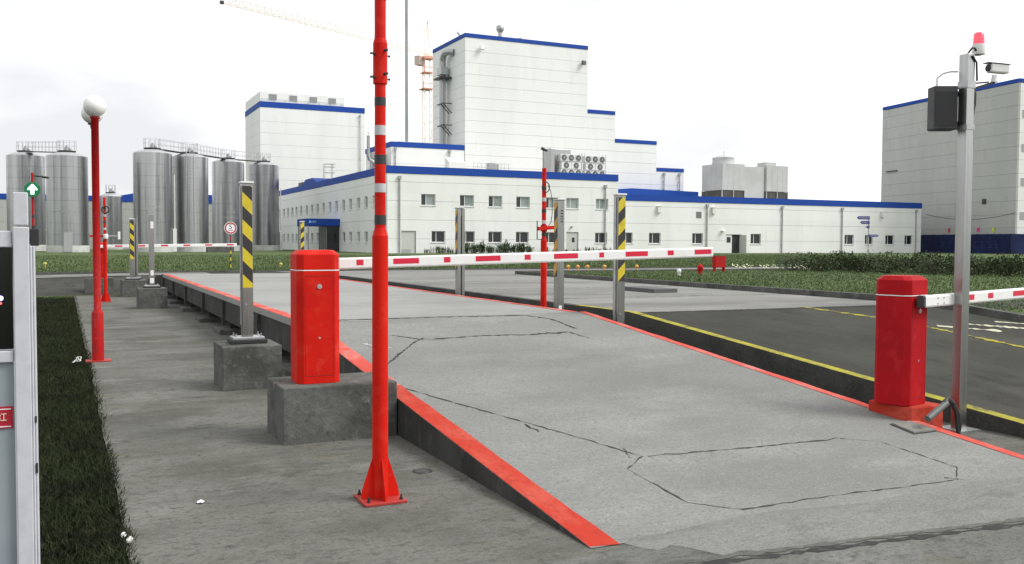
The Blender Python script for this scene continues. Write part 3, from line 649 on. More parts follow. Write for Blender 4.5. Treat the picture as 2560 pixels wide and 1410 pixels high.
for (t_, mm, lab) in ((1.8, lime, 'lime green flag on the hoarding'), (4.6, pink, 'bright pink flag on the hoarding'), (10.2, mat('red_flag', (.5, .08, .1), .6), 'small red flag on the hoarding near the hall')):
    c = h0+Vector((*du, 0))*t_; f = thing('flag', lab, 'flag', c+Vector((0, 0, 3.06)), 0, 'flags on the hoarding')
    g = MB(); g.cyl((0, 0, -.3), (0, 0, .95), .025, n=6); g.build('flag_pole', dark_metal, f)
    g = MB(); n_ = 6
    for k in range(n_):
        a, b = k/n_*.55, (k+1)/n_*.55; w_ = lambda q: .09*math.sin(q*11)
        g.poly([(-a, w_(a), .35-.2*a), (-b, w_(b), .35-.2*b), (-b, w_(b), .9-.1*b), (-a, w_(a), .9)])
    g.build('flag_cloth', mm, f)
g = MB(); A = Vector((110.3, 96.0, 5.9)); B = Vector((*p1, 5.9))+Vector((*nl, 0))*.4
g.tube([A.lerp(B, t/16)-Vector((0, 0, 6.0*(t/16)*(1-t/16)*.55)) for t in range(17)], .035, 6)
tag(g.build('overhead_cable', dark_plastic), 'black cable sagging across the grey store above the hoarding', 'cable')

# ------------------------------------------------------------------ silos
SILO = [(-4.31, 122.06, 2.0, 11.3, 'leftmost tall steel silo, joined by a railed catwalk to its neighbour'),
        (-.01, 108.77, 2.0, 10.35, 'second tall steel silo from the left, with a grey door at its foot'),
        (8.41, 109.54, 2.0, 11.1, 'brightest tall steel silo with lettering, beside the short silo'),
        (12.61, 112.70, 2.0, 11.1, 'tall steel silo with a caged ladder on its front'),
        (18.67, 125.02, 2.0, 11.7, 'tall steel silo behind the speed limit sign'),
        (24.03, 129.72, 2.0, 11.9, 'tall steel silo nearest to the office block')]
ring_cache = {}
def silo(x, y, r, zt, label, n=8, group='tall steel silos', lad=False, letter=False):
    s_ = thing('steel_silo', label, 'silo', (x, y, .36), 0, group)
    H0, H1 = .75, zt-.36; hh = (H1-H0)/n
    g = MB(); g.lathe([(r+.06, -.2), (r+.06, .70), (r-.02, .745)], n=48, smooth=False); g.build('plinth', plinth_m, s_)
    key = (r, round(hh, 3))
    if key not in ring_cache:
        g = MB(); g.lathe([(r, .012), (r, hh-.012)], n=64, cap=False); g.lathe([(r-.015, 0), (r, .012)], n=64, cap=False); g.lathe([(r, hh-.012), (r-.015, hh)], n=64, cap=False); o = g.build('shell_ring', silo_m, s_, recalc=False); o.location.z = H0; ring_cache[key] = o.data; k0 = 1
        bpy.data.meshes[o.data.name].materials[0] = silo_m
    else: k0 = 0
    for k in range(k0, n):
        o = D.objects.new('shell_ring', ring_cache[key]); COL.objects.link(o); o.parent = s_; o.location.z = H0+k*hh
    g = MB(); g.lathe([(r-.02, 0), (r*.93, .10), (r*.7, .28), (.45, .52), (.44, .55)], (0, 0, H1), n=48); g.build('roof', silo_roof, s_)
    g = MB(); g.cyl((0, 0, H1+.5), (0, 0, H1+.6), r*.45, n=20); g.build('top_platform', dark_metal, s_)
    g = MB(); g.cyl((0, 0, H1+.6), (0, 0, H1+.95), .25, n=12); g.cyl((0, 0, H1+.95), (0, 0, H1+1.15), .12, n=8); g.cyl((.35, 0, H1+.6), (.35, 0, H1+.85), .12, n=8); g.build('manhole', galv, s_)
    g = MB(); rr_ = r*.45
    P = [(rr_*math.cos(t*math.pi/5), rr_*math.sin(t*math.pi/5)) for t in range(10)]
    for k, p in enumerate(P):
        g.cyl((*p, H1+.6), (*p, H1+1.6), .022, n=5); q = P[(k+1) % 10]
        for z in (1.1, 1.6): g.bar((*p, H1+z), (*q, H1+z), .02)
    g.build('guard_rail', galv, s_)
    if lad:
        g = MB()
        for dx in (-.22, .22): g.bar((dx, -r-.15, .8), (dx, -r-.15, H1+1.3), .06)
        for k in range(30): g.bar((-.2, -r-.15, 1+k*.35), (.2, -r-.15, 1+k*.35), .03)
        g.cyl((-.6, -r-.1, .8), (-.6, -r-.1, H1+.6), .07, n=8); g.build('ladder', galv, s_)
    if letter:
        g = MB(); rn = random.Random(int(abs(x)*10))
        for row, (z, nl_) in enumerate(((4.95, 4), (4.25, 6))):
            for k in range(nl_):
                a = -math.pi/2+(k-(nl_-1)/2)*.16
                for j in range(3):
                    aa = a+(j-1)*.035; zz = z+rn.uniform(-.05, .05); hgt = rn.uniform(.1, .22)
                    q = Vector((math.cos(aa)*(r+.012), math.sin(aa)*(r+.012), zz)); g.obox(q, (-math.sin(aa), math.cos(aa), 0), (0, 0, 1), (math.cos(aa), math.sin(aa), 0), .025, hgt/2, .008)
                q = Vector((math.cos(a)*(r+.012), math.sin(a)*(r+.012), z)); g.obox(q, (-math.sin(a), math.cos(a), 0), (0, 0, 1), (math.cos(a), math.sin(a), 0), .1, .025, .008)
        tag(g.build('lettering', pipe_g, s_), kind='stuff')
    return s_
for i, (x, y, r, zt, lab) in enumerate(SILO):
    s_ = silo(x, y, r, zt, lab, lad=(i == 3), letter=(i in (1, 2, 4)))
    if i == 1: g = MB(); g.box(-.4, .4, -2.2, -1.95, .1, 2.1); g.build('door', pipe_g, s_)
    if i in (2, 5): g = MB(); g.box(1.95, 2.35, -.7, -.2, .1, 2.6); g.cyl((2.2, -.2, .2), (2.2, -.2, 8.5), .06, n=8); g.build('control_box', condenser_m, s_)
silo(5.52, 144.9, 1.5, 7.9, 'short steel silo between the two groups of tall silos', n=6, group=None)
def catwalk(a, b, label):
    a, b = Vector(a), Vector(b); t = thing('catwalk', label, 'catwalk')
    g = MB(); g.bar(a, b, .7, hgt=.1); g.build('walkway', dark_metal, t)
    d = (b-a).normalized(); sd = d.cross(Vector((0, 0, 1))).normalized()*.33; g = MB(); Ln = (b-a).length; k = max(3, int(Ln/1.1))
    for s_ in (-1, 1):
        for i in range(k+1): p = a.lerp(b, i/k)+sd*s_; g.bar(p, p+Vector((0, 0, 1.1)), .03)
        for z in (.55, 1.1): g.bar(a+sd*s_+Vector((0, 0, z)), b+sd*s_+Vector((0, 0, z)), .03)
    g.build('guard_rail', galv, t)
catwalk((-3.9, 121, 11.75), (-.3, 109.7, 10.85), 'railed catwalk bridging the two leftmost silos')
catwalk((9.3, 109.9, 11.6), (11.9, 112.3, 11.55), 'railed catwalk from the lettered silo to the ladder silo')
catwalk((13.2, 113.4, 11.6), (18.1, 124.4, 12.15), 'railed catwalk from the ladder silo to the silo behind the speed sign')
catwalk((19.5, 125.7, 12.2), (23.3, 129.1, 12.35), 'railed catwalk between the two silos nearest the office')
g = MB(); g.box(13.6, 16.4, 106, 107.2, .3, 1.0); g.box(14.2, 14.4, 106.3, 106.5, 1.0, 1.5); g.box(15.0, 15.2, 106.3, 106.5, 1.0, 1.45)
tag(g.build('pump_box', block_conc, bevel=.03), 'low concrete pump box on the lawn before the silos', 'utility box')

# ------------------------------------------------------------------ roof plant
def cond_rack(x, y, z, label, rows):
    t = thing('condenser_rack', label, 'air conditioner', (x, y, z), 0, 'condenser racks on the office roof')
    W_ = 2.95
    for zz, cnt, off in rows:
        hgt = .82
        for k in range(cnt):
            w_ = W_/3 if cnt == 3 else W_*.46; x0 = off+k*w_
            g = MB(); g.box(x0+.02, x0+w_-.02, 0, .75, zz, zz+hgt); h_ = g.build('casing', condenser_m, t, bevel=.02)
            g = MB(); cx, cz = x0+w_/2, zz+hgt/2; rr_ = .36
            g.cyl((cx, -.03, cz), (cx, -.002, cz), rr_, n=20); g.build('fan', mat('fan_dark', (.07, .075, .075), .6), h_)
            g = MB()
            for q in range(8):
                a = q*math.pi/8; g.bar((cx-rr_*math.cos(a), -.045, cz-rr_*math.sin(a)), (cx+rr_*math.cos(a), -.045, cz+rr_*math.sin(a)), .02)
            g.cyl((cx, -.06, cz), (cx, -.034, cz), .1, n=10)
            g.build('fan_guard', pipe_g, h_)
    g = MB()
    for px in (-.04, W_+.02):
        for py in (.02, .74): g.bar((px, py, -.6), (px, py, 2.0), .05)
    for zz in (-.03, .86): g.bar((-.04, -.02, zz), (W_+.02, -.02, zz), .05)
    g.build('rack', galv, t); return t
YC = YF+4
cond_rack(53.85, YC, 10.6, 'left rack of stacked round fan condensers, against the grey duct hood', [(-.87, 3, 0), (0, 2, .12), (.92, 3, 0)])
cond_rack(57.2, YC, 10.55, 'right rack of stacked round fan condensers on the office roof', [(-.87, 3, 0), (0, 2, .12), (.92, 3, 0)])
g = MB(); g.box(52.66, 53.2, YC+.3, YC+2.2, 9.3, 13.0); g.box(53.2, 55.9, YC+1.2, YC+2.2, 9.3, 13.05)
tag(g.build('duct_hood', duct_m, bevel=.05), 'grey sheet metal duct hood behind the fan condensers', 'duct')
g = MB(); g.add([(39.8, 101.5, 9.3), (41.9, 101.5, 9.3), (41.9, 103, 9.3), (39.8, 103, 9.3), (39.8, 101.5, 10.9), (41.9, 101.5, 10.9), (41.6, 103, 11.55), (39.9, 103, 11.55)], [(0, 1, 5, 4), (4, 5, 6, 7), (1, 2, 6, 5), (0, 4, 7, 3), (2, 3, 7, 6)])
tag(g.build('roof_hood', condenser_m), 'white roof hood with a sloping grey top beside the tall tower', 'roof vent')
t = thing('roof_pipework', 'thin railings and small pipes on the office roof edge', 'pipework')
g = MB()
for k in range(10): g.bar((42.9+k*.5, 101.5, 9.3), (42.9+k*.5, 101.5, 10.9), .035)
for z in (10.4, 10.9): g.bar((42.9, 101.5, z), (47.5, 101.5, z), .04)
g.build('railing', galv, t)
g = MB(); g.box(45.0, 45.9, 101.8, 102.6, 9.3, 11.0); g.cyl((46.2, 102, 9.3), (46.2, 102, 10.9), .15, n=10); g.build('pump', pipe_g, t)
g = MB()
for dx in (0, 1.1):
    for dy in (0, .8): g.bar((XB+1.4+dx, 129+dy, 9.3), (XB+1.4+dx, 129+dy, 12.4), .06)
for z in (11.2, 12.0, 12.4): g.bar((XB+1.4, 129, z), (XB+2.9, 129, z), .06); g.bar((XB+1.4, 129.8, z), (XB+2.9, 129.8, z), .06)
tag(g.build('roof_frame', pipe_g), 'small open steel frame on the office roof beside the blue hump', 'steel frame')
# cooling towers
def cooling(x, y, label, fan=True):
    t = thing('cooling_tower', label, 'cooling tower', (x, y, 6.95), 0, 'cooling towers on the hall roof')
    W_, Dp = 3.7, 4.3
    g = MB(); g.box(.05, W_-.05, .05, Dp-.05, .15, 1.75)
    for k in range(7): g.box(0, W_, 0, Dp, .3+k*.2, .35+k*.2)
    g.build('louvre', louvre_m, t)
    for px in (0, W_/2, W_):
        for py in (-.03, Dp+.03): g = MB(); g.bar((px, py, 0), (px, py, 1.8), .12); g.build('leg', galv, t)
    z0, z1 = 1.8, 5.3
    for k in range(4):
        g = MB(); g.box(k*W_/4+.01, (k+1)*W_/4-.01, -.06, 0, z0, z1); g.build('panel', cool_m, t)
        g = MB(); g.box(-.06, 0, k*Dp/4+.01, (k+1)*Dp/4-.01, z0, z1); g.build('panel', cool_m, t)
    g = MB(); g.box(.001, W_, .001, Dp, z0, z1-.05); g.build('casing', cool_m, t)
    if fan:
        g = MB(); g.lathe([(1.6, 0), (1.5, .25), (1.45, .7), (1.5, .95)], (W_/2, Dp/2, z1), n=28, cap=False); g.lathe([(.01, .05), (1.45, .06)], (W_/2, Dp/2, z1), n=28, cap=False); g.lathe([(1.4, .95), (.6, 1.25), (.02, 1.35)], (W_/2, Dp/2, z1), n=28, cap=False); g.build('fan_stack', cool_m, t)
        g = MB(); g.tube([(W_/2, Dp/2, z1+1.3), (W_/2+.1, Dp/2, z1+1.6), (W_/2+.05, Dp/2, z1+1.9)], .04, 6); g.build('lifting_eye', pipe_g, t)
    else:
        g = MB(); g.box(1.9, 3.7, 2.4, 4.2, z1, z1+.7); g.build('access_box', cool_m, t)
    g = MB()
    for k in range(5): g.bar((W_+.15+k*.5, .2, 3.4), (W_+.15+k*.5, .2, 4.4), .03)
    return t
cooling(78.55, 101.3, 'left grey cooling tower with a round fan stack on the hall roof'); cooling(86.0, 101.3, 'right pale cooling tower with a square access box on the hall roof', False)
g = MB(); g.box(82.36, 85.85, 101.5, 105, 6.95, 12.0); tag(g.build('water_tank', cool_m, bevel=.03), 'plain grey tank wedged between the two cooling towers', 'tank')
# duct up the tower side
t = thing('exhaust_duct', 'vertical steel exhaust duct with brackets on the left face of the tall tower', 'duct')
g = MB(); xc, yc = 44.75, 116.5
g.cyl((xc, yc, 13.75), (xc, yc, 23.5), .42, n=18); g.build('duct_pipe', duct_m, t)
g = MB(); g.cyl((xc+.1, yc-.5, 13.75), (xc+.1, yc-.5, 23.0), .12, n=10); g.build('drain_pipe', pipe_g, t)
g = MB(); g.box(xc-.55, xc+.5, yc-.9, yc+.6, 23.5, 24.5); g.build('silencer', duct_m, t, bevel=.03)
g = MB(); g.box(xc-.9, xc+.72, yc-1.5, yc+1.0, 22.95, 23.15); g.build('platform', dark_metal, t)
g = MB(); g.tube([(xc, yc, 24.5)]+[(xc+.0, yc-1.3+1.3*math.cos(a), 25.2+1.1*math.sin(a)) for a in [k*math.pi/16 for k in range(0, 9)]]+[(xc+.3, yc-1.9, 26.25), (xc+.7, yc-2.3, 26.2)], .42, 16); g.build('duct_elbow', duct_m, t)
for z in (16.9, 19.7):
    g = MB()
    for dy in (-1.5, .6): g.bar((xc-.5, yc+dy, z), (45.49, yc+dy, z), .1)
    g.bar((xc-.5, yc-1.5, z), (xc-.5, yc+.6, z), .1); g.bar((xc-.4, yc-1.4, z-.05), (45.48, yc-1.4, z-1.2), .09); g.bar((xc-.4, yc-.6, z-.05), (45.48, yc-.6, z-1.2), .09); g.build('bracket', dark_metal, t)
g = MB(); g.cyl((xc, yc, 13.7), (xc, yc, 14.5), .65, n=18); g.build('base_collar', duct_m, t)
# other roof things
g = MB(); g.cyl((39.3, 115, 13.7), (39.3, 115, 44), .21, n=16); g.cyl((39.3, 115, 13.7), (39.3, 115, 14.2), .5, .26, n=16)
tag(g.build('chimney', mat('chimney_steel', (.38, .39, .4), .5, metal=.4, var=[(2, (.3, .31, .32), .45, .65)], stretch=(1, 1, .2))), 'very tall thin grey chimney pipe rising past the frame top', 'chimney')
g = MB(); g.box(37.5, 43.6, 113, 117, 13.7, 14.25); tag(g.build('roof_curb', roof_grey, bevel=.05), 'low pale roof curb around the chimney foot', 'roof curb')
t = thing('roof_vent', 'steel mushroom vent standing on the tall tower roof', 'roof vent', (51.0, 112, 27.75))
g = MB(); g.cyl((0, 0, 0), (0, 0, 1.0), .28, n=14); g.build('vent_pipe', duct_m, t); g = MB(); g.lathe([(.28, 0), (.5, .35), (.52, .8), (.4, .95), (.05, 1.0)], (0, 0, 1.0), 18); g.build('vent_cap', duct_m, t)
g = MB(); g.lathe([(.5, 0), (.5, .5), (.35, .75), (.05, .8)], (54.2, 112.5, 27.75), 16); tag(g.build('roof_vent', duct_m), 'low domed vent on the tall tower roof, right of the mushroom vent', 'roof vent')
g = MB(); g.cyl((45.7, 112.4, 27.9), (45.1, 112.2, 28.35), .17, n=10); g.cyl((45.6, 112.4, 27.6), (45.6, 112.4, 28.1), .06, n=8); tag(g.build('floodlight', condenser_m), 'small floodlight on the left roof edge of the tall tower', 'floodlight')
for x, z, mm, lab in ((47.65, 26.25, condenser_m, 'pale square floodlight near the upper left corner of the tower front'), (62.4, 25.6, dark_metal, 'dark floodlight at the upper right corner of the tower front')):
    t = thing('floodlight', lab, 'floodlight', (x, YT, z)); g = MB(); g.obox((0, -.4, 0), (1, 0, 0), (0, .25, .97), (0, -.97, .25), .28, .26, .14); g.build('lamp_head', mm, t, bevel=.03); g = MB(); g.bar((0, -.3, 0), (0, 0, .1), .08); g.build('lamp_arm', dark_metal, t)
t = thing('vent_stack', 'bent vent pipe standing beside the drying tower behind the red pole', 'pipe')
g = MB(); g.tube([(33.35, 112, 14.6), (33.35, 112, 12.2), (33.5, 112, 11.7), (34.0, 112, 11.4), (34.6, 112, 11.35)], .22, 12); g.build('pipe', duct_m, t)
g = MB(); g.cyl((33.35, 112, 14.55), (33.35, 112, 14.6), .3, n=12); g.cyl((33.35, 112, 14.9), (33.35, 112, 15.0), .3, .1, n=12); g.bar((33.35, 112, 14.5), (33.35, 112, 15.0), .05); g.build('rain_cap', galv, t)
g = MB(); g.box(34.0, 35.6, 112.5, 113.6, 9.3, 12.6)
for k in range(5): g.bar((33.9, 112.2, 9.6+k*.6), (35.6, 112.2, 9.6+k*.6), .12)
g.build('pipe_rack', pipe_g, t)

# ------------------------------------------------------------------ tower crane
t = thing('tower_crane', 'yellow and red tower crane, its colours paled for glare, whose long jib crosses the sky', 'crane')
MX, MY = 80.1, 218.8; JZ = 47.6; tipv = Vector((27.76, 189.31, JZ)); rootv = Vector((MX, MY, JZ)); jd = (tipv-rootv).normalized(); js = jd.cross(Vector((0, 0, 1)))
g = MB(); Lj = (tipv-rootv).length; n_ = 34
for s_ in (-.7, .7): g.bar(rootv+js*s_, tipv+js*s_, .12)
g.bar(rootv+Vector((0, 0, 1.5)), tipv+Vector((0, 0, 1.1)), .10)
for k in range(n_):
    a, b = k/n_, (k+1)/n_; pa, pb = rootv.lerp(tipv, a), rootv.lerp(tipv, b); tp = rootv.lerp(tipv, (a+b)/2)+Vector((0, 0, 1.3))
    for s_ in (-.7, .7): g.bar(pa+js*s_, tp, .065); g.bar(tp, pb+js*s_, .065)
    g.bar(pa+js*-.7, pb+js*.7, .04)
g.build('jib', crane_y, t)
g = MB(); g.box(-.35, .35, -.35, .35, -.35, .2); o = g.build('jib_trolley', dark_metal, t); o.location = tipv+jd*.5
g = MB(); h_ = .9
for sx in (-h_, h_):
    for sy in (-h_, h_): g.bar((MX+sx, MY+sy, 0), (MX+sx, MY+sy, JZ-1), .15)
for k in range(24):
    z0, z1 = k*1.94, (k+1)*1.94
    for c0, c1 in (((-h_, -h_), (h_, -h_)), ((h_, -h_), (h_, h_)), ((h_, h_), (-h_, h_)), ((-h_, h_), (-h_, -h_))):
        a, b = (c0, c1) if k % 2 else (c1, c0); g.bar((MX+a[0], MY+a[1], z0), (MX+b[0], MY+b[1], z1), .06); g.bar((MX+c0[0], MY+c0[1], z1), (MX+c1[0], MY+c1[1], z1), .06)
g.build('mast', crane_y, t)
g = MB()
for sx in (-.8, .8): g.bar((MX+sx, MY, JZ), (MX, MY, JZ+8), .18)
for k in range(4): g.bar((MX-.8+k*.2, MY, JZ+k*2), (MX+.8-k*.2, MY, JZ+k*2), .1)
g.build('apex', crane_y, t)
g = MB(); apex = Vector((MX, MY, JZ+8)); g.bar(apex, rootv.lerp(tipv, .55)+Vector((0, 0, 1.3)), .07); cj = rootv-jd*14; g.bar(apex, cj, .07); g.build('tie_bar', crane_y, t)
g = MB()
for s_ in (-.6, .6): g.bar(rootv+js*s_, cj+js*s_, .18)
g.build('counter_jib', crane_y, t)
g = MB(); c = cj+Vector((0, 0, -1)); g.obox(c, jd, js, (0, 0, 1), 1.6, .7, 1.3); g.build('counterweight', crane_r, t)
g = MB(); g.obox(rootv+js*1.4+jd*1.2+Vector((0, 0, -1.6)), jd, js, (0, 0, 1), 1.1, .8, 1.1); g.build('cab', mat('crane_cab', (.62, .5, .47), .5), t)
g = MB(); g.box(MX-1.3, MX+1.3, MY-1.3, MY+1.3, JZ-1.2, JZ-.6); g.build('slewing_ring', crane_r, t)
for z, wd in ((JZ-8.5, 1.7), (JZ-4.5, 1.4)):
    g = MB(); g.box(MX-wd, MX+.9, MY-wd, MY+wd, z-.1, z+.1); g.bar((MX-wd+.1, MY-wd+.1, z), (MX-wd+.1, MY-wd+.1, z+1.6), .2); g.bar((MX-wd, MY-wd, z+1.2), (MX+.9, MY-wd, z+1.2), .1); g.build('climbing_frame', crane_r, t)

# ------------------------------------------------------------------ concrete blocks
def block(x0, x1, y0, y1, h_, label, gap=None):
    g = MB()
    if gap: g.box(x0, gap-.006, y0, y1, -.02, h_); g.box(gap+.006, x1, y0+.01, y1+.02, -.02, h_-.01)
    else: g.box(x0, x1, y0, y1, -.02, h_)
    return tag(g.build('concrete_block', block_conc, bevel=.012), label, 'concrete block', 'concrete foundation blocks')
block(1.46, 2.372, 7.17, 7.80, .44, 'grey concrete block under the nearest red barrier cabinet')
block(1.43, 2.04, 10.05, 10.72, .46, 'concrete block under the large black and yellow post')
block(1.44, 2.07, 23.15, 23.85, .47, 'concrete block under the plain grey stickered post')
block(1.34, 2.0, 28.2, 29.3, .47, 'far concrete block under the small black and yellow post at left')
block(.42, 1.2, 30.0, 30.75, .47, 'concrete block under the far red barrier cabinet')
for y, lb in ((10.5, 'right hand block in the drain gully under the black and yellow post'), (12.2, 'block in the drain gully under the post with faded orange stripes'), (16.05, 'block in the drain gully under the narrow slotted post'), (28.9, 'far right block in the drain gully under a black and yellow post')):
    block(6.22 if y < 13 else 6.2, 6.86, y-.33, y+.33, .22, lb)

# ------------------------------------------------------------------ red poles
def pole(x, y, top, label, tall=False, lean=0.0):
    t = thing('red_pole', label, 'pole', (x, y, 0), 0, 'red poles with dark and silver bands'); r1, r2 = .0475, .033
    g = MB(); g.box(-.13, .13, -.13, .13, 0, .018); g.build('base_plate', red_plate, t, bevel=.004)
    for k in range(4):
        a = k*math.pi/2; u = Vector((math.cos(a), math.sin(a), 0)); v = Vector((-math.sin(a), math.cos(a), 0)); th = .005
        P = [u*.03, u*.118, u*.112+Vector((0, 0, .05)), u*.05+Vector((0, 0, .235)), u*.03+Vector((0, 0, .235))]
        g = MB(); A = [p+v*th+Vector((0, 0, .019)) for p in P]; B = [p-v*th+Vector((0, 0, .019)) for p in P]
        g.add(A+B, [(0, 1, 2, 3, 4), (9, 8, 7, 6, 5)]+[(i, (i+1) % 5, 5+(i+1) % 5, 5+i) for i in range(5)]); g.build('gusset', red_paint, t)
    for sx in (-.1, .1):
        for sy in (-.1, .1): g = MB(); g.cyl((sx, sy, .018), (sx, sy, .032), .011, n=6, smooth=False); g.cyl((sx, sy, .03), (sx, sy, .05), .006, n=8); g.build('anchor_bolt', dark_metal, t)
    g = MB(); g.lathe([(r1, .019), (r1, 1.59)], n=28, cap=False); g.lathe([(r1, 1.59), (r1-.005, 1.602), (r2+.002, 1.63), (r2, 1.64)], n=28, cap=False); g.lathe([(r2, 1.64), (r2, top if not tall else 2.6)], n=28, cap=False); g.build('pole_tube', red_paint, t)
    for k, (za, zb) in enumerate(((1.657, 1.714), (1.848, 1.9), (2.015, 2.07), (2.186, 2.243), (2.358, 2.408))):
        g = MB(); g.lathe([(r2+.0014, za), (r2+.0014, zb)], n=28, cap=False); g.build('band', grey_band if k % 2 else black_band, t)
    if tall:
        for z0, z1 in ((2.488, 2.745), (2.985, 3.24)):
            g = MB(); g.lathe([(.0428, z0), (.0428, z1-.02)], n=28, cap=False); g.lathe([(.0428, z1-.02), (.0345, z1+.01)], n=28, cap=False); g.lathe([(.033, z0), (.0428, z0)], n=28, cap=False); sl_ = g.build('sleeve', red_paint, t)
            for zz in (z0+.035, z1-.085):
                for a in range(4):
                    aa = a*math.pi/2+.35; u = Vector((math.cos(aa), math.sin(aa), 0)); p = Vector((0, 0, zz+(.02 if a % 2 else 0)))
                    g = MB(); g.cyl(p+u*.041, p+u*.05, .009, n=6, smooth=False); g.cyl(p+u*.05, p+u*.066, .0045, n=8); g.cyl(p+u*.064, p+u*.07, .008, n=6, smooth=False); g.build('set_bolt', dark_metal, sl_)
        g = MB(); g.lathe([(.0335, 2.6), (.0335, top), (.02, top+.012)], n=28); g.build('upper_tube', red_paint, t)
    else:
        g = MB(); g.lathe([(r2+.001, top), (r2+.001, top+.008), (.01, top+.014)], n=20); g.build('pole_cap', red_paint, t)
    t.rotation_euler = (0, lean, 0)
    return t
pole(1.68, 5.41, 3.62, 'tall red pole with black and silver bands nearest the camera', True, R(.1))
pA = pole(.85, 26.2, 2.66, 'far left red pole with a black hose ring and a small camera arm')
pB = pole(6.55, 12.75, 2.68, 'red banded pole right of the deck with a thin aerial and a crossbar')
g = MB(); g.tube([(.02+.085*math.cos(a), -.06, 2.36+.085*math.sin(a)) for a in [k*math.pi/10 for k in range(21)]], .016, 8)
hr = tag(g.build('hose_ring', hose_m, loc=(.85, 26.2, 0)), 'black hose ring hung on the far left red pole', 'hose')
t = thing('bracket_camera', 'small white camera arm on the far left red pole', 'camera', (.85, 26.2, 1.68))
g = MB(); g.cyl((.04, -.03, 0), (.3, -.1, .0), .022, n=10); g.build('arm', galv, t); g = MB(); g.lathe([(.05, -.06), (.062, 0), (.05, .06)], (.02, -.07, 0), 14); g.build('clamp', white_paint, t)
g = MB(); g.box(.3, .36, -.14, -.06, -.08, .12); g.build('sensor_head', white_paint, t, bevel=.008)
g = MB(); g.box(-.36, -.03, -.03, .03, -.02, .03); g.build('cross_arm', red_old, t)
# aerial, ring, cable and crossbar on the right hand red pole
t = thing('aerial', 'thin aerial with a dark head above the right red pole', 'aerial', (6.55, 12.75, 2.68))
g = MB(); g.cyl((-.02, 0, -.2), (-.02, 0, .29), .007, n=8); g.build('rod', dark_metal, t); g = MB(); g.cyl((-.05, 0, .31), (.04, -.02, .27), .025, .015, n=10); g.build('aerial_head', dark_plastic, t, bevel=.003)
t = thing('cross_bar', 'red crossbar with a thin hanging rod on the right red pole', 'crossbar', (6.55, 12.75, 1.78))
g = MB(); g.bar((-.13, -.055, -.01), (.24, -.055, .02), .04, hgt=.055); g.build('bar', red_paint, t)
g = MB(); g.bar((-.14, -.05, .11), (-.14, -.05, -.17), .012); g.bar((-.14, -.05, -.17), (-.04, -.05, -.17), .01); g.build('rod', dark_metal, t)
g = MB(); g.lathe([(.05, -.05), (.05, .05)], (0, 0, 0), 16, cap=False); g.build('clamp', red_old, t)
g = MB(); path = [(.055, -.02, 2.43), (.1, -.02, 2.35), (.125, -.03, 2.2), (.125, -.03, 2.0), (.1, -.04, 1.87), (.04, -.05, 1.8)]
g.tube(path, .006, 6); g.tube([(.0+.062*math.cos(a), -.055, 2.4+.08*math.sin(a)) for a in [k*math.pi/8 for k in range(17)]], .008, 6)
tag(g.build('cable_loop', dark_plastic, loc=(6.55, 12.75, 0)), 'thin black cable looped down the right red pole', 'cable')

# ------------------------------------------------------------------ black and yellow sensor posts
def clip(poly, f):
    o_ = []
    for i in range(len(poly)):
        a, b = poly[i], poly[(i+1) % len(poly)]; fa, fb = f(a), f(b)
        if fa >= 0: o_.append(a)
        if (fa >= 0) != (fb >= 0): t_ = fa/(fa-fb); o_.append((a[0]+(b[0]-a[0])*t_, a[1]+(b[1]-a[1])*t_))
    return o_
def stripes(wd, z0, z1, pitch, slope, mats, name, parent, origin, u, n, off=0.0):
    """flat diagonal film: bands of two colours clipped to a rectangle"""
    u = Vector((*u, 0)); n = Vector((*n, 0)); origin = Vector((*origin, 0)); g = MB()
    k0 = -12
    for k in range(k0, 26):
        za, zb = z0+off+k*pitch, z0+off+(k+1)*pitch
        poly = [(0, z0), (wd, z0), (wd, z1), (0, z1)]
        poly = clip(poly, lambda p: (p[1]-slope*p[0])-za); 
        if len(poly) > 2: poly = clip(poly, lambda p: zb-(p[1]-slope*p[0]))
        if len(poly) > 2: g.poly([origin+u*p[0]+n*.003+Vector((0, 0, p[1])) for p in poly], k % 2)
    return g.build(name, mats, parent, recalc=False)
W = .115
